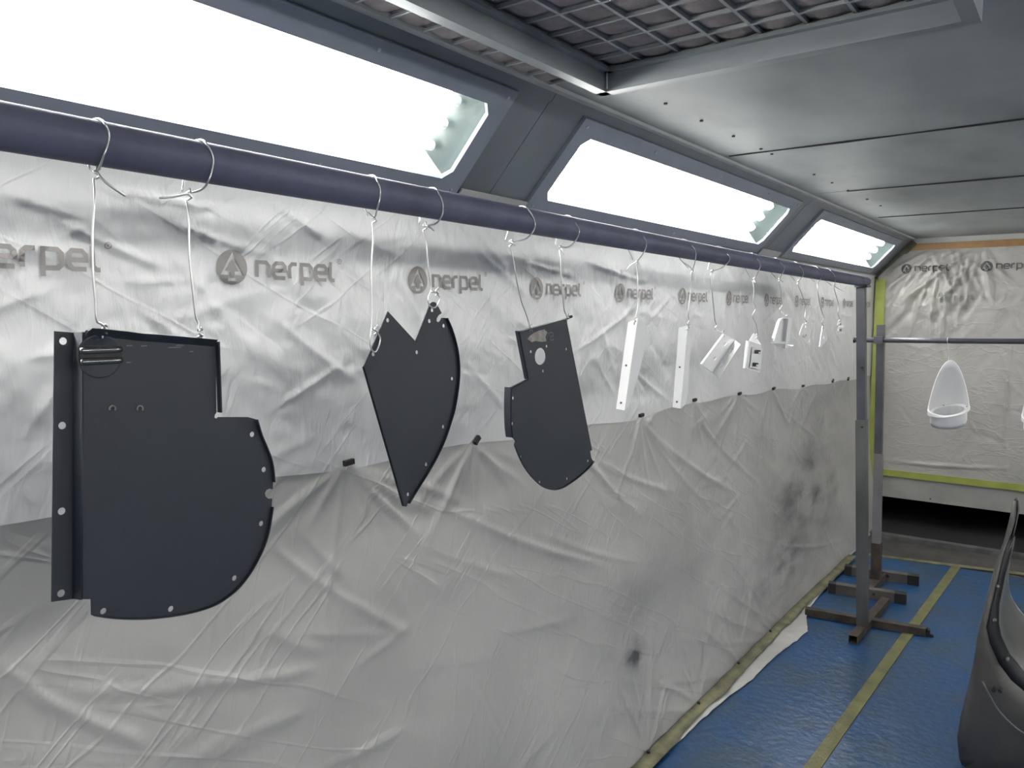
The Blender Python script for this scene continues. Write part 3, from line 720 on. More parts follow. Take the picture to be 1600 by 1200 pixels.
# ================================================================== WHITE HOUSINGS ON THE BAR
def housing(c, R, Hh, tilt, label):
    """open scoop: high rounded back wall, flange ring with a round hole, short collar below; c = centre of the ring"""
    rt = tag(empty('lamp_housing', c), label, 'housing', 'white housings on the thin bar')
    n = 48; vs = []; fs = []; th = .009; SHR = math.tan(math.radians(tilt))
    def h(a): return Hh*max(0.0, math.cos(a/1.0))**1.75 if abs(a) < math.pi/2 else 0.0
    for ri in (R, R-th):
        for lev in range(7):
            for k in range(n):
                a = -math.pi + 2*math.pi*k/n; ht = SHR*R*math.sin(a)*(1-lev/6)+ (max(h(a), .004 + SHR*R*math.sin(a)))*lev/6
                lean = 1 - .10*lev/6
                vs.append((ri*math.sin(a)*1.0, ri*.80*math.cos(a)*lean, ht))
    for s in (0, 1):
        b = s*7*n
        for l in range(6):
            for k in range(n):
                q = [b+l*n+k, b+l*n+(k+1) % n, b+(l+1)*n+(k+1) % n, b+(l+1)*n+k]; fs.append(q if s else q[::-1])
    for k in range(n): fs.append([6*n+k, 6*n+(k+1) % n, 13*n+(k+1) % n, 13*n+k])
    w_ = new('shell', vs, fs, 'white', rt, True); fixn(w_)
    ring = sheet([circ((0, 0), R, 40, R*.8), circ((0, -.002), R*.74, 40, R*.8*.74)], lambda a, b, d: Vector((a, b, d + SHR*a)), -.008)
    r_ = fixn(new('flange_ring', ring.v, ring.f, 'white', rt))
    for a in (.3, 1.9, 3.4, 5.0):
        mb = MB().tube([(R*.87*math.cos(a), R*.8*.87*math.sin(a), SHR*R*.87*math.cos(a)-.001), (R*.87*math.cos(a), R*.8*.87*math.sin(a), SHR*R*.87*math.cos(a)+.0015)], .004, 8)
        new('hole', mb.v, mb.f, 'black', r_)
    mb = MB(); prof = [(.86, -.006), (.88, -.03), (.88, -.065), (.83, -.088), (.78, -.088), (.8, -.06), (.74, -.008)]
    vs = []; fs = []
    for r, z in prof: vs += [(R*r*math.cos(2*math.pi*k/40), R*.8*r*math.sin(2*math.pi*k/40), z + SHR*R*r*math.cos(2*math.pi*k/40)*(1 if z > -.04 else .5)) for k in range(40)]
    for i in range(len(prof)-1):
        for k in range(40): fs.append([i*40+k, (i+1)*40+k, (i+1)*40+(k+1) % 40, i*40+(k+1) % 40])
    fixn(new('collar', vs, fs, 'white', rt, True))
    rt.rotation_euler = (math.radians(21), 0, math.radians(4))
    return rt
hc = ony(1482, 641, YS-.036)
housing(tuple(hc), .108, .285, 12, 'white scoop-shaped lamp housing hanging left on the thin bar')
hc2 = ony(1633, 652, YS-.036)
housing(tuple(hc2), .108, .285, 8, 'white lamp housing cut off by the right edge of the picture')
def wire_obj(pts, label, r=.0012, k=3, group='tie wires on the pipe'):
    q = smooth_pts(pts, k)
    o = fixn(MB().tube(q, r, 6).build('tie_wire', 'wire', None, True)); return tag(o, label, 'wire', group)
for (px, yy, lb) in ((1482, 568, 'thin wire holding the left white housing on the bar'), (1630, 582, 'thin wire holding the right white housing on the bar')):
    t = ony(px, 528, YS-.036); b = ony(px, yy+2, YS-.036)
    c = Vector((t.x, YS-.036, 1.545 + .012*(t.x+.6)))
    loop = [c + Vector((.003*math.sin(a), .020*math.sin(a), .020*math.cos(a))) for a in np.linspace(-2.6, 2.9, 14)]
    wire_obj(loop + [Vector((t.x, YS-.036, 1.515)), (t.x+b.x)/2*Vector((1, 0, 0)) + Vector((.002, YS-.036, (1.5+b.z)/2)), Vector((b.x, YS-.032, b.z)), Vector((b.x+.006, YS-.03, b.z-.02)), Vector((b.x-.006, YS-.025, b.z-.01))], lb, .0016, 2, 'wires on the thin bar')

# ================================================================== HANGING PLATES
def from_crop(ox, oy, sc): return lambda p: (ox + p[0]/sc, oy + p[1]/sc)
def yz(px, py, x=XP): q = onx(px, py, x); return (q.y, q.z)
def plate_sheet(outline, holes, x, thick=.0018):
    return sheet([outline] + holes, lambda a, b, d: Vector((x + d, a, b)), -thick)
def flange_strip(pts, x, depth, th=.0016, inset=0):
    """lip bent out of the sheet along a run of outline points"""
    mb = MB(); vs = []; fs = []; n = len(pts)
    P2 = [Vector((p[0], p[1])) for p in pts]
    for i, p in enumerate(P2):
        d = (P2[min(i+1, n-1)] - P2[max(i-1, 0)]).normalized(); nn = Vector((-d.y, d.x))
        a = p; b = p + nn*th
        vs += [(x, a.x, a.y), (x+depth, a.x, a.y), (x+depth, b.x, b.y), (x, b.x, b.y)]
    for i in range(n-1):
        for k in range(4): fs.append([4*i+k, 4*i+(k+1) % 4, 4*i+4+(k+1) % 4, 4*i+4+k])
    fs += [[0, 1, 2, 3], [4*n-4, 4*n-3, 4*n-2, 4*n-1]]
    mb.add(vs, fs); return mb
def center(ps): return (sum(p[0] for p in ps)/len(ps), min(p[1] for p in ps))

# --- big plate
C1 = from_crop(0, 450, 2.1818)
def q1(*p): return yz(*C1(p))
curve1 = smooth_pts([Vector((*q1(*p), 0)) for p in [(312,1115),(370,1124),(447,1128),(524,1125),(620,1112),(698,1092),(753,1066),(807,1023),(851,967),(890,894),(912,829),(926,745)]], 4)
curve1 = [(p.x, p.y) for p in curve1]
notch = [q1(*p) for p in [(928,718),(915,719),(905,710),(903,699),(908,689),(918,684),(930,686)]]
curve1b = [(p.x, p.y) for p in smooth_pts([Vector((*q1(*p), 0)) for p in [(931,660),(928,620),(920,580),(905,540),(888,500),(872,447)]], 4)]
body = [q1(*p) for p in [(283,150),(283,1061),(311,1061)]] + curve1 + notch + curve1b + [q1(*p) for p in [(845,440),(745,440),(738,446),(731,441),(733,432),(738,425),(735,180)]]
hol = [circ(q1(*p), .0040, 14) for p in [(860,499),(900,619),(891,803),(800,989),(583,1094),(353,1102)]]
rt = root('sheet_metal_plate', 'largest dark grey plate, D-shaped with a flanged left side, nearest the camera', 'plate', (XP, *center(body)), 'dark grey plates on the pipe')
pl = under(fixn(plate_sheet(body, hol, XP).build('face', 'plate')), rt)
# stepped left flange
fa, fb = q1(186, 147), q1(176, 1070); ga, gb = q1(250, 152), q1(246, 1061); ha, hb = q1(285, 150), q1(283, 1061)
XF = XP - .020
fa, fb = [yz(*C1(p), XF) for p in [(186, 147), (176, 1070)]]; ga, gb = [yz(*C1(p), XF) for p in [(254, 152), (252, 1060)]]
hl = [circ(yz(*C1(p), XF), .0046, 14) for p in [(216,181),(213,469),(211,761),(209,1041)]]
under(fixn(plate_sheet([fa, ga, gb, fb], hl, XF).build('side_flange', 'plate')), rt)
sv = []
for (y, z), (y2, z2) in ((ga, ha), (gb, hb)):
    for t in np.linspace(0, 1, 7):
        e = t*t*(3-2*t); sv.append((XF + (XP-XF)*e, y + (y2-y)*t, z + (z2-z)*t))
under(new('step', sv, [[i, i+1, i+8, i+7] for i in range(6)], 'plate', None, True), rt).modifiers.new('t', 'SOLIDIFY').thickness = .0018
under(fixn(flange_strip(curve1, XP, .006).build('curved_lip', 'plate')), rt)
under(fixn(flange_strip(curve1b, XP, .006).build('curved_lip', 'plate')), rt)
# top lip, buckled
tv = [(288,146),(300,137),(330,139),(420,148),(480,156),(520,158),(600,165),(728,176)]
TL = [q1(*p) for p in tv]; vs = []
for i, (y, z) in enumerate(TL):
    dz = [.004, .004, .004, .0045, .0065, .0055, .005, .002][i]
    vs += [(XP-.001, y, z-.0135+.003), (XP+.006, y, z-.004), (XP+.010, y+.0006, z), (XP+.004, y, z+.001), (XP-.004, y, z-.004)]
fs = []
for i in range(len(TL)-1):
    for k in range(5): fs.append([5*i+k, 5*i+(k+1) % 5, 5*i+5+(k+1) % 5, 5*i+5+k])
fs += [[0,1,2,3,4], [5*len(TL)-5+k for k in range(5)]]
under(fixn(new('top_lip', vs, fs, 'plate')), rt)
a, b = q1(735, 183), q1(733, 425)
under(fixn(MB().box(XP-.0018, XP+.007, a[0], a[0]+.0022, b[1], a[1]).build('side_lip', 'plate')), rt)
# pressed louvre in a round boss
cy, cz = q1(340, 232); 
vs = []; fs = []; n = 32
prof = [(.0268, .0), (.0255, .0016), (.024, .0004), (.0, .0004)]
for r, d in prof: vs += [(XP + d + .0002, cy + r*math.cos(2*math.pi*k/n), cz + r*math.sin(2*math.pi*k/n)) for k in range(n)]
for i in range(3):
    for k in range(n): fs.append([i*n+k, i*n+(k+1) % n, (i+1)*n+(k+1) % n, (i+1)*n+k])
boss = under(new('round_boss', vs, fs, 'plate', None, True), rt)
for dz in (.0078, -.0055):
    mb = MB(); vs = []; fs = []; n = 10
    for i, yy in enumerate(np.linspace(-.0235, .0255, 9)):
        for k in range(n+1):
            a = math.pi*k/n; s = .0045 if 0 < i < 8 else .0035
            vs.append((XP + .0006 + .0065*math.sin(a)*(1 if 0 < i < 8 else .75), cy+yy, cz+dz-.0005 + s*math.cos(a)))
    for i in range(8):
        for k in range(n): fs.append([i*(n+1)+k, i*(n+1)+k+1, (i+1)*(n+1)+k+1, (i+1)*(n+1)+k])
    fs += [[k for k in range(n+1)], [8*(n+1)+k for k in range(n+1)]]
    sub(fixn(new('louvre', vs, fs, mat('highlight_louvre', (.30, .30, .31), .25, .9) if dz > 0 else bpy.data.materials['highlight_louvre'], None, True)), boss)  # louvre highlights put into the colour: brighter and more metallic than the plate
sub(MB().box(XP+.0004, XP+.0016, cy-.024, cy+.025, cz-.0015, cz+.0035).build('slot', 'black'), boss)
for p in ((381, 411), (475, 411)):
    y, z = q1(*p)
    under(MB().tube([(XP+.0015, y+.0036*math.cos(a), z+.0036*math.sin(a)) for a in np.linspace(-.7, 3.6, 12)], .0010, 6).build('raised_rim', 'sanded'), rt)
mb = MB()
for (px, py, ln) in ((440,197,8),(490,198,9),(595,203,20),(612,196,12),(652,217,6),(438,254,6)):
    y, z = q1(px, py); s = ln/2.18/890
    mb.add([(XP+.0006, y-s*1.0, z-.0006), (XP+.0008, y+s*.8, z-.0004), (XP+.0008, y+s, z+.0008), (XP+.0006, y-s*.7, z+.001)], [[0,1,2,3]])
o = under(mb.build('scuff_marks', mat('scuff', (.12, .13, .14), .5)), rt); o['kind'] = 'stuff'

# --- heart-shaped plate
C2 = from_crop(560, 460, 3.43)
def q2(*p): return yz(*C2(p))
rc = [(468,125),(490,175),(510,235),(525,300),(533,370),(534,430),(527,510),(510,610),(490,680),(460,770),(420,860),(370,950),(310,1045),(265,1120)]
rc = [(p.x, p.y) for p in smooth_pts([Vector((*q2(*p), 0)) for p in rc], 3)]
body = [q2(*p) for p in [(158,90),(305,250),(385,48),(398,40),(412,42),(430,68),(447,100),(430,112),(420,128),(419,142),(428,150),(437,140),(445,126)]] + rc + [q2(*p) for p in [(258,1138),(240,1135),(26,388),(32,375)]]
hol = [circ(q2(*p), .0037, 12) for p in [(158,138),(80,320),(314,310),(396,84),(381,142),(458,168),(503,451),(455,709),(364,910),(267,1071)]]
rt = root('sheet_metal_plate', 'dark grey heart-shaped plate with a V notch on top and a pointed foot', 'plate', (XP, *center(body)), 'dark grey plates on the pipe')
under(fixn(plate_sheet(body, hol, XP).build('face', 'plate')), rt)
under(fixn(flange_strip(rc[::-1], XP, .006).build('curved_lip', 'plate')), rt)
lf = [q2(240, 1135), q2(26, 388)]; under(fixn(flange_strip(lf, XP, -.003, -.0016).build('side_lip', 'plate')), rt)

# --- third plate, rounded foot
C3 = from_crop(770, 460, 3.75)
def q3(*p): return yz(*C3(p))
cv = [(587,975),(560,1010),(500,1065),(430,1115),(390,1135),(350,1142),(310,1133),(270,1110),(220,1060),(180,1005),(150,945),(126,882)]
cv = [(p.x, p.y) for p in smooth_pts([Vector((*q3(*p), 0)) for p in cv], 3)]
cl = [(p.x, p.y) for p in smooth_pts([Vector((*q3(*p), 0)) for p in [(116,840),(109,780),(106,700),(106,620),(109,545)]], 4)]
body = [q3(*p) for p in [(152,215),(430,137),(582,912),(571,918),(577,958)]] + cv + [q3(133,860), q3(127,850)] + cl + [q3(207,497)]
e = circ((0, 0), 1, 24); c0 = q3(279, 363); cx = q3(279+32, 363); cz_ = q3(279, 363+50)
hol = [[(c0[0] + (cx[0]-c0[0])*a, c0[1] + (c0[1]-cz_[1])*b) for a, b in e]] + [circ(q3(*p), .0036, 12) for p in [(224,335),(316,303),(296,449),(432,320),(120,607),(116,757),(165,955),(276,1100),(436,1079),(558,975)]]
rt = root('sheet_metal_plate', 'dark grey tilted plate with a large oval hole and rounded foot', 'plate', (XP, *center(body)), 'dark grey plates on the pipe')
under(fixn(plate_sheet(body, hol, XP).build('face', 'plate')), rt)
under(fixn(flange_strip(cv, XP, .005).build('curved_lip', 'plate')), rt)
M['plate_edge'] = mat('primer_grey_lit', (.30, .32, .34), .5)  # lit copy of the primer, edge light put into its colour; not assigned
under(fixn(flange_strip(cl, XP, -.018, -.0016).build('rear_lip', 'plate')), rt)
under(fixn(flange_strip([q3(207,497), q3(152,215)], XP, -.010, -.0016).build('rear_lip', 'plate')), rt)
under(fixn(flange_strip([q3(109,545), q3(207,497)], XP, -.006, -.0016).build('rear_lip', 'plate')), rt)
under(fixn(flange_strip([q3(430,137), q3(152,215)], XP, .009, .002).build('top_lip', 'plate')), rt)
a = q3(452, 129); under(MB().tube([(XP, a[0]-.01, a[1]-.002), (XP+.002, a[0]+.004, a[1])], .0035, 8).build('bolt', 'plate'), rt)
pts = [q3(*p) for p in [(200,262),(215,242),(240,225),(268,212),(300,205),(318,222),(306,250),(312,275),(285,278),(250,272),(225,280)]]
under(fixn(plate_sheet(pts, [], XP+.0009, .0008).build('bare_patch', 'sanded')), rt)
sq = [(XP+.0012, *q3(*p)) for p in [(318,228),(345,222),(352,240),(332,248),(326,262),(348,268),(352,255)]]
under(MB().tube(smooth_pts(sq, 3), .0008, 6).build('scratch', 'sanded'), rt)

# --- white tapered angle strips
def tapered(c, fold_line, fo, bo, label, hpts, wd):
    """fo: outer points of the wide face (right of the fold); wd: depth of the narrow face at top and bottom"""
    f0, f1 = [yz(*c(p)) for p in fold_line]
    out = [yz(*c(p)) for p in fo]
    rt = root('tapered_angle', label, 'bracket', (XP, f1[0], f1[1]), 'white brackets on the pipe')
    under(fixn(plate_sheet([f0] + out + [f1], [], XP).build('wide_face', 'white')), rt)
    A = Vector((XP, *f0)); B = Vector((XP, *f1))
    lp = [Vector((XP-wd[0], f0[0]+.002, f0[1]-wd[2])), Vector((XP-wd[1], f1[0]+.002, f1[1]+.002))]
    vs = [A, lp[0], lp[1], B]; nrm = (lp[1]-B).cross(A-B).normalized()*-.0018
    vs += [v - nrm for v in vs]
    under(fixn(new('narrow_face', vs, [[0,1,2,3],[4,7,6,5],[0,4,5,1],[1,5,6,2],[2,6,7,3],[3,7,4,0]], 'white')), rt)
    for t in hpts:
        p = lerp(lerp(A, B, t), lerp(lp[0], lp[1], t), .5)
        under(MB().tube([p + Vector((0, -.0022, 0)), p + Vector((0, .0005, 0))], .0030, 10).build('hole', 'steel_edge'), rt)
C4 = from_crop(950, 480, 6.667)
tapered(C4, [(310,112),(172,1075)], [(385,130),(400,210),(410,300),(385,420),(345,600),(290,800),(215,1040)], None, 'white tapered angle strip, the broader of the two, hanging left', [.51, .925], (.030, .026, .012))
tapered(C4, [(832,188),(755,1057)], [(852,200),(866,330),(852,500),(842,720),(832,900),(805,1015)], None, 'white tapered angle strip, the slimmer one, hanging right', [.50, .925], (.030, .026, .008))

# --- perforated white angle
C6 = from_crop(1090, 470, 8.571)
def P6(p, x=XP): q = C6(p); return onx(*q, x)
rt = root('perforated_angle', 'white angle bracket with round holes and slots, hanging at a slant', 'bracket', tuple(P6((245, 1035))), 'white brackets on the pipe')
a0, a1, b0, b1 = P6((345,437)), P6((498,530)), P6((35,850)), P6((203,966))
def quad3(a, b, c, d, th, name, m, rt, holes=()):
    """sheet through a,b,c,d with holes at (u,v,ru,rv) in the quad's frame"""
    U = (b-a); V = (d-a); N = U.cross(V).normalized()*th
    def to3(u, v, k): return a*(1-u)*(1-v) + b*u*(1-v) + c*u*v + d*(1-u)*v + N*k
    s = sheet([[(0,0),(1,0),(1,1),(0,1)]] + [circ((h[0], h[1]), h[2], 12, h[3]) for h in holes], to3, -1)
    return under(fixn(s.build(name, m)), rt)
quad3(a0, a1, b1, b0, .002, 'flat_face', 'white', rt, [(.50,.22,.10,.055),(.50,.68,.10,.055)])
XQ = XP + .040
c1, d1 = P6((577,590), XQ), P6((287,1035), XQ)
quad3(a1, c1, d1, b1, .002, 'slotted_face', 'white', rt, [(.45,.28,.16,.075),(.45,.72,.16,.075)])
quad3(a0, a0+Vector((.006,.0,.0)), b0+Vector((.006,0,0)), b0, .002, 'edge_lip', 'white', rt)

# --- slotted white bracket
rt = root('slotted_bracket', 'small white box bracket with two dark square slots', 'bracket', tuple(P6((740, 960))), 'white brackets on the pipe')
A, B, Cc, D = P6((680,545)), P6((848,600)), P6((826,972)), P6((632,905))
quad3(A, B, Cc, D, .002, 'face', 'white', rt, [])
A2, D2 = P6((655,532), XP-.02), P6((612,905), XP-.02)
quad3(A2, A, D, D2, .002, 'side', 'white', rt)
quad3(A, P6((745,437), XP-.03), P6((752,437), XP-.03), B, .002, 'top_flap', 'white', rt)
I = [P6(p) + Vector((.006, 0, 0)) for p in ((712,615),(836,642),(806,925),(676,893))]
quad3(*I, .004, 'raised_panel', 'white', rt)
for (cx_, cy_) in ((760, 683), (730, 853)):
    pts = [P6((cx_+dx*34, cy_+dy*26)) + Vector((.0125, 0, 0)) for dx, dy in ((-1,-1.1),(1,-.9),(.8,1),(-1.1,.9))]
    quad3(*pts, .0015, 'slot', 'black', rt)
    pts = [P6((cx_+12+dx*14, cy_+10+dy*12)) + Vector((.015, 0, 0)) for dx, dy in ((-1,-1.1),(1,-.9),(.8,1),(-1.1,.9))]
    quad3(*pts, .001, 'slot_tab', 'white', rt)

# --- white tray bracket
rt = root('tray_bracket', 'small white tray-shaped bracket with a ringed tab', 'bracket', tuple(P6((1100, 640))), 'white brackets on the pipe')
oc = [(1085,232),(1105,222),(1200,224),(1222,240),(1226,262),(1185,555),(1165,570),(985,560),(978,535),(1060,262)]
ic = [(1102,246),(1118,238),(1160,240),(1176,252),(1160,400),(1148,545),(1020,540),(1012,500),(1080,280)]
lo_ = [yz(*C6(p)) for p in oc]; li = [yz(*C6(p), XP+.012) for p in ic]
s = sheet([lo_, [yz(*C6(p)) for p in ic]], lambda a, b, d: Vector((XP+.012+d, a, b)), -.002)
under(fixn(s.build('rim', 'white')), rt)
s = sheet([[yz(*C6(p)) for p in ic]], lambda a, b, d: Vector((XP-.004+d, a, b)), -.002)
under(fixn(s.build('recess', 'white')), rt)
mb = MB(); k = len(ic); vi = [yz(*C6(p)) for p in ic]
mb.add([(XP+.012, *p) for p in vi] + [(XP-.005, *p) for p in vi], [[i, (i+1) % k, (i+1) % k+k, i+k] for i in range(k)])
under(mb.build('recess_wall', 'white'), rt)
A, B, Cc, D = P6((980,560), XP+.012), P6((1180,572), XP+.012), P6((1186,640), XP), P6((1070,612), XP)
quad3(A, B, Cc, D, .002, 'bottom_lip', 'white', rt)
quad3(P6((1205,262), XP+.012), P6((1226,262), XP+.012), P6((1190,640), XP+.012), P6((1165,636), XP+.012), .002, 'side_flange', 'white', rt)
tc_ = P6((1243, 602), XP+.01)
rg = sheet([circ((0, 0), .012, 20, .012), circ((0, 0), .007, 20, .007)], lambda a, b, d: tc_ + Vector((b, a, d - .15*b)), .0025)
under(fixn(rg.build('ring_tab', 'white')), rt)
quad3(P6((1180,590), XP+.006), P6((1215,592), XP+.006), P6((1212,618), XP+.006), P6((1180,640), XP+.006), .002, 'tab_arm', 'white', rt)
for p in ((1092,305),(1042,500)):
    c = P6(p) ; under(MB().tube([c + Vector((.0, 0, 0)), c + Vector((.006, 0, 0))], .003, 8).build('rivet', 'white'), rt)

# --- triangular plates
C9 = from_crop(1230, 420, 8.571)
def q9(*p): return yz(*C9(p))
rt = root('triangular_plate', 'white triangular plate with a round boss, left of the small one', 'plate', (XP, *q9(290, 1020)), 'small white triangular plates')
under(fixn(plate_sheet([q9(*p) for p in [(213,735),(235,726),(262,738),(322,1000),(312,1015),(288,1020),(166,893),(166,866)]], [circ(q9(246,765), .005, 10, .007), circ(q9(292,960), .005, 10, .008)], XP).build('face', 'white')), rt)
c = Vector((XP, *q9(213, 890)))
bs_ = under(MB().tube([c, c + Vector((.012, 0, 0))], [.011, .010], 14).build('boss', 'white'), rt)
sub(MB().tube([c + Vector((.0115, 0, 0)), c + Vector((.0125, 0, 0))], .005, 10).build('hole', 'steel_edge'), bs_)
rt = root('triangular_plate', 'smallest white triangular plate, narrow with one hole', 'plate', (XP, *q9(440, 1050)), 'small white triangular plates')
under(fixn(plate_sheet([q9(*p) for p in [(478,768),(492,768),(540,935),(535,955),(448,1052),(438,1045)]], [circ(q9(490,917), .0045, 10, .006)], XP).build('face', 'white')), rt)
under(fixn(flange_strip([q9(478,768), q9(438,1045)], XP, -.004, -.002).build('side_lip', 'white')), rt)

# --- two small spring clips at the far end
for (px, py, lb) in ((700, 735, 'tiny white spring clip, upper of the pair by the rack post'), (705, 815, 'tiny white spring clip, lower of the pair by the rack post')):
    c = Vector((XP, *q9(px, py)))
    rt = root('spring_clip', lb, 'clip', tuple(c), 'tiny spring clips')
    bx_ = [(-.030, -.006), (-.018, .014), (.004, .018), (.012, .002), (.004, -.010), (-.02, -.012)]
    s = sheet([[(a, b) for a, b in bx_], circ((-.006, .002), .006, 10)], lambda a, b, d: c + Vector((d, a, b)), -.002)
    under(fixn(s.build('body', 'white')), rt)
    s = sheet([[(.004, -.012), (.040, -.010), (.046, -.014), (.040, -.020), (.006, -.020)]], lambda a, b, d: c + Vector((d*1 + (a-.004)*.3, a, b)), -.003)
    under(fixn(s.build('tongue', 'white')), rt)
    under(MB().tube([c + Vector((-.002, .004, -.002)), c + Vector((.006, .004, -.002))], .006, 8).build('stud', 'steel_edge'), rt)

# ================================================================== TIE WIRES
def hook(top, down, lowpts, label, front, tail=None, r=.0015):
    """top: px where the wire crosses the pipe's top edge; front: px points on the pipe's face; down: px of the twist under the pipe;
    lowpts: px run to the hung part; tail: loose wire end"""
    t = onx(*top, XP); d = onx(*down, XP)
    back = [d + Vector((-.012, -.002, .004)), Vector((XP-.029, t.y-.004, PZ(t.y)-.004)), Vector((XP-.018, t.y-.002, PZ(t.y)+.024)), Vector((XP, t.y, PZ(t.y)+.0285))]
    fr_ = [onx(*p, XP+.026 if i < len(front)-1 else XP+.012) for i, p in enumerate(front)]
    tw = []
    for k in range(8):
        a = k*1.5; tw.append(d + Vector((.0035*math.cos(a), .0035*math.sin(a), .006 - .0022*k)))
    low = [onx(*p, XP + (0.003 if i < len(lowpts)-1 else .0)) for i, p in enumerate(lowpts)]
    pts = smooth_pts(back + fr_ + [d], 4)[:-1] + tw + smooth_pts([tw[-1]] + low, 4)[1:]
    mb = MB().tube(pts, r, 6)
    if tail: mb.tube(smooth_pts([d] + [onx(*p, XP+.012) for p in tail], 2), r, 6)
    # twist and eye at the lower end
    e = low[-2] if len(low) > 1 else low[-1]
    mb.tube([e + Vector((.003*math.cos(k*1.4), .003*math.sin(k*1.4), .010-.002*k)) for k in range(9)], r, 6)
    return tag(fixn(mb.build('tie_wire', 'wire', None, True)), label, 'wire', 'tie wires on the pipe')
hook((152,185), (151,268), [(148,310),(145,360),(145,420),(149,470),(151,500),(158,506),(166,514),(163,520),(154,521)], 'tie wire at the left corner of the largest plate, with a loose end', [(163,192),(170,208),(169,222),(162,243),(156,260)], [(165,285),(195,306)])
hook((312,219), (295,302), [(295,340),(296,400),(302,460),(306,495),(310,505),(309,515),(313,524),(308,527)], 'tie wire at the right corner of the largest plate, with a loose end', [(322,224),(331,240),(333,255),(326,282),(315,296)], [(270,308),(249,309)])
hook((583,278), (585,340), [(583,370),(580,420),(581,480),(580,512),(578,530),(580,545),(586,550),(592,540),(594,528),(588,518),(580,512)], 'tie wire at the left ear of the heart-shaped plate', [(590,284),(594,300),(591,320),(587,335)], [(576,332)])
hook((678,298), (664,352), [(666,380),(668,410),(672,440),(673,455),(669,466),(671,477),(678,481),(684,476),(687,466),(683,458),(674,456)], 'tie wire at the pointed right ear of the heart-shaped plate', [(687,305),(692,322),(690,338),(680,350)], [(672,355),(678,360)])
hook((818,328), (798,378), [(800,395),(806,430),(814,468),(822,490),(826,503),(829,513),(832,518)], 'tie wire at the left corner of the tilted plate', [(829,333),(836,350),(832,363),(820,374)], [(806,383)])
hook((889,344), (876,385), [(875,400),(877,440),(880,470),(882,485),(885,492),(887,497),(884,500)], 'tie wire at the right corner of the tilted plate', [(900,350),(905,362),(900,375),(888,386)], [(882,398)])
hook((995,365), (996,408), [(996,430),(996,460),(996,480),(994,492),(992,502),(991,507)], 'tie wire holding the broader white tapered strip', [(1006,371),(1010,382),(1006,394),(1000,403)], [(984,416),(978,424)], .0015)
hook((1070,380), (1082,421), [(1081,440),(1077,470),(1075,490),(1077,500),(1074,506),(1076,512),(1071,516)], 'tie wire holding the slimmer white tapered strip', [(1082,385),(1087,396),(1086,408),(1084,416)], [(1075,414),(1068,411)], .0015)
hook((1125,391), (1112,424), [(1112,445),(1114,470),(1117,500),(1120,508),(1117,513),(1124,518),(1130,521),(1131,530)], 'tie wire holding the slanted perforated angle', [(1136,397),(1140,405),(1134,414),(1125,420)], None, .0016)
hook((1175,401), (1178,436), [(1178,455),(1177,470),(1181,482),(1176,492),(1178,500),(1182,508),(1183,525),(1180,530)], 'tie wire holding the slotted white bracket', [(1183,405),(1188,414),(1185,424),(1181,432)], [(1180,442)], .0016)
hook((1212,407), (1218,436), [(1220,450),(1221,465),(1222,478),(1218,484),(1225,492),(1229,496),(1224,500)], 'tie wire holding the white tray bracket', [(1220,411),(1225,420),(1222,428),(1219,433)], [(1224,441)], .0016)
hook((1243,413), (1247,440), [(1251,455),(1258,475),(1258,490),(1257,497),(1260,503),(1257,508)], 'tie wire holding the larger triangular plate', [(1250,417),(1255,425),(1254,432)], None, .0016)
hook((1272,417), (1278,442), [(1278,455),(1280,470),(1285,490),(1288,497),(1284,503),(1286,510),(1287,514)], 'tie wire holding the smallest triangular plate', [(1279,420),(1284,428),(1282,436)], None, .0016)
hook((1293,420), (1304,447), [(1306,460),(1310,475),(1309,488),(1311,496),(1315,500),(1312,508),(1310,514)], 'tie wire holding the tiny spring clips', [(1299,424),(1304,431),(1305,440)], [(1318,455),(1322,448)], .0016)

# ================================================================== MACHINE COWL, lower right
XM = .03                                              # its mirror plane
def Yd(k): return k
def Q(px, py, y): return ony(px, py, y)
rows = [ # outer silhouette px, band outer px, band inner px  (top to bottom)
    ((1588,779),(1591,782),(1593,786)), ((1580,812),(1586,815),(1591,806)), ((1572,845),(1576,846),(1585,838)), ((1560,880),(1568,868),(1580,862)), ((1549,920),(1559,905),(1570,900)),
    ((1538,965),(1548,948),(1561,945)), ((1530,1000),(1541,980),(1560,975)), ((1522,1040),(1546,1005),(1564,994)), ((1513,1080),(1560,1036),(1577,1022)), ((1503,1118),(1580,1063),(1600,1050)), ((1497,1152),(1605,1084),(1622,1068)), ((1500,1185),(1640,1100),(1650,1082)), ((1506,1200),(1668,1106),(1668,1088))]
cr = root('machine_cowl', 'grey curved sheet metal cowl with a black riveted rim, cut off at the right edge', 'machine cowl', (0, 3.2, 0))
def yo(i): return 3.32 - .16*min(1, i/6)
def mirror(vs, fs):
    n = len(vs); return vs + [(2*XM - v[0], v[1], v[2]) for v in vs], fs + [[i+n for i in f][::-1] for f in fs]
N_ = len(rows); S_ = 7
# shell: from silhouette round to the rim
vs = []; fs = []
for i, (a, b, c) in enumerate(rows):
    A = Q(*a, yo(i)+.07); B = Q(*b, yo(i)-.02)
    if i == N_-1: A.z = min(A.z, .02); B.x = XM
    for k in range(S_):
        t = k/(S_-1); p = lerp(A, B, t); bul = .05*math.sin(math.pi*t)*min(1, (B-A).length/.15)
        p = p + Vector((-.2*bul if k < S_-1 else 0, -bul, .0)); vs.append(tuple(p))
for i in range(N_-1):
    for k in range(S_-1): fs.append([i*S_+k, i*S_+k+1, (i+1)*S_+k+1, (i+1)*S_+k])
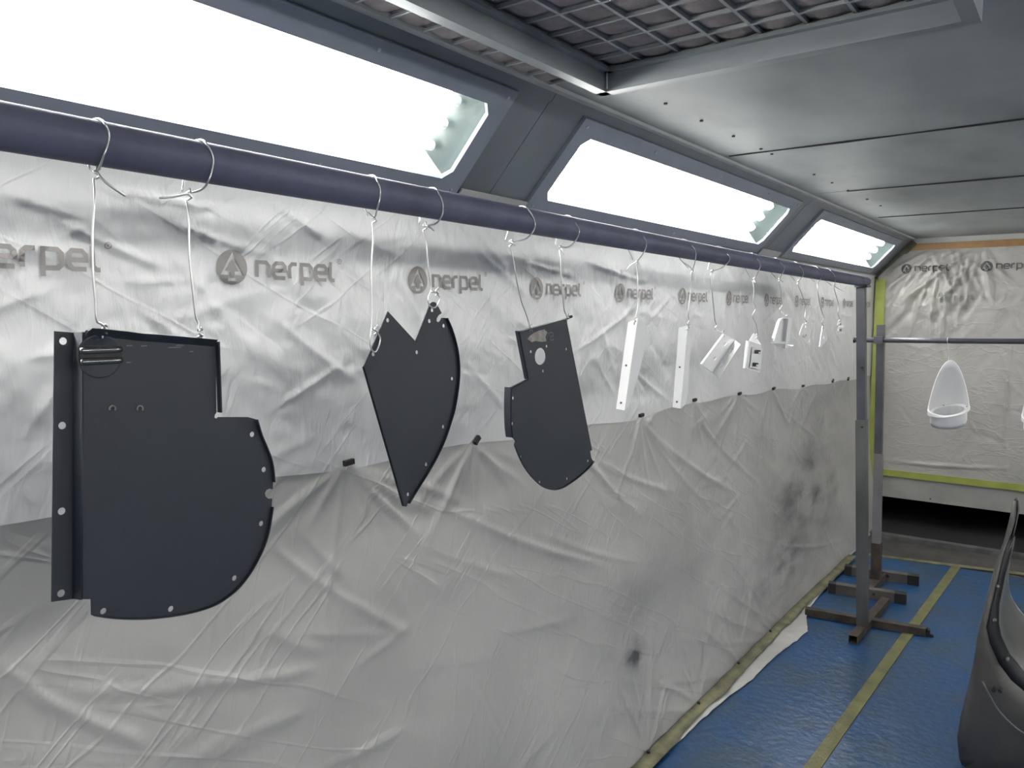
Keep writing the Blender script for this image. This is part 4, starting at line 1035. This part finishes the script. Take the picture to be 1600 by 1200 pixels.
# skirt to the floor
base = len(vs)
for k in range(S_):
    p = vs[(N_-1)*S_+k]; t = k/(S_-1)
    vs.append((p[0]*.3 + .7*lerp(vs[(N_-1)*S_], (XM, 3.05, 0), t).x, min(p[1], 3.2) - .02*t, .004))
for k in range(S_-1): fs.append([(N_-1)*S_+k, (N_-1)*S_+k+1, base+k+1, base+k])
vs, fs = mirror(vs, fs)
shell_o = o = under(new('shell', vs, fs, 'cowl', None, True), cr); o.modifiers.new('t', 'SOLIDIFY').thickness = .004
# black rim
vs = []; fs = []
for i, (a, b, c) in enumerate(rows[2:]):
    B = Q(*b, yo(i+2)-.022); Cq = Q(*c, yo(i+2)-.005)
    if i == len(rows)-3: B.x = Cq.x = XM
    vs += [tuple(B), tuple(lerp(B, Cq, .5) + Vector((0, -.004, 0))), tuple(Cq), tuple(Cq + Vector((0, .02, 0))), tuple(B + Vector((0, .02, 0)))]
K = len(rows[2:])
for i in range(K-1):
    for k in range(5): fs.append([5*i+k, 5*i+(k+1) % 5, 5*i+5+(k+1) % 5, 5*i+5+k])
fs.append([0,1,2,3,4])
vs, fs = mirror(vs, fs)
rim_o = fixn(under(new('rim', vs, fs, mat('cowl_rim', (.009, .010, .014), .5), None, True), cr))
for (p, i) in (((1559,917), 4), ((1554,970), 6), ((1574,1031), 8)):
    c = Q(*p, yo(i)-.035)
    for s in (1, -1):
        cc = c if s == 1 else Vector((2*XM-c.x, c.y, c.z))
        sub(MB().tube([cc + Vector((0, -.006, 0)), cc + Vector((0, .012, 0))], [.005, .007], 10).build('rivet', 'steel_edge', None, True), rim_o)
# pale upper blade
vs = []; fs = []
for i, (a, b) in enumerate([((1589,777),(1592,782)), ((1584,800),(1593,797)), ((1578,822),(1589,818)), ((1572,847),(1584,838))]):
    A = Q(*a, 3.38); B = Q(*b, 3.28); vs += [tuple(A), tuple(B)]
for i in range(3): fs.append([2*i, 2*i+1, 2*i+3, 2*i+2])
for mv in (vs, [(2*XM - v[0], v[1], v[2]) for v in vs]):
    o = under(new('blade', mv, fs, 'cowl_in'), cr); o.modifiers.new('t', 'SOLIDIFY').thickness = .004
# inner drum and its far lip
vs = []; fs = []
inn = [((1585,838),(1585,838)),((1580,862),(1577,868)),((1570,900),(1573,905)),((1561,945),(1578,932)),((1560,975),(1590,952)),((1564,994),(1604,968)),((1577,1022),(1622,982)),((1600,1050),(1640,992)),((1622,1068),(1655,996)),((1650,1082),(1664,998)),((1668,1088),(1672,998))]
for i, (a, b) in enumerate(inn):
    A = Q(*a, yo(i+2)); B = Q(*b, 3.62)
    if i == len(inn)-1: A.x = B.x = XM
    for k in range(5): vs.append(tuple(lerp(A, B, k/4)))
for i in range(len(inn)-1):
    for k in range(4): fs.append([5*i+k, 5*i+k+1, 5*i+6+k, 5*i+5+k])
vs, fs = mirror(vs, fs)
o = under(new('inner_drum', vs, fs, 'cowl_in', None, True), cr); o.modifiers.new('t', 'SOLIDIFY').thickness = .003
for s in (1, -1):
    pts = []
    for a, b in inn[1:]:
        B = Q(*b, 3.62)
        if b == inn[-1][1]: B.x = XM
        pts.append(B if s == 1 else Vector((2*XM-B.x, B.y, B.z)))
    under(MB().tube(smooth_pts(pts, 3), .006, 8).build('drum_lip', 'bolt', None, True), cr)
# fold line and holes on the body
fp = [Q(*p, 3.08) for p in ((1535,1065),(1548,1090),(1560,1110),(1580,1131),(1600,1146),(1640,1165))]
under(MB().tube(smooth_pts(fp, 3), .0035, 6).build('fold_line', 'cowl_in', None, True), cr)
bpy.data.objects['fold_line'].matrix_parent_inverse = Matrix.Identity(4); sub(bpy.data.objects['fold_line'], shell_o)
for p in ((1553,1077),(1563,1078)):
    c = Q(*p, 3.09); sub(MB().tube([c + Vector((0, -.012, 0)), c + Vector((0, .01, 0))], .007, 10).build('hole', 'black'), shell_o)
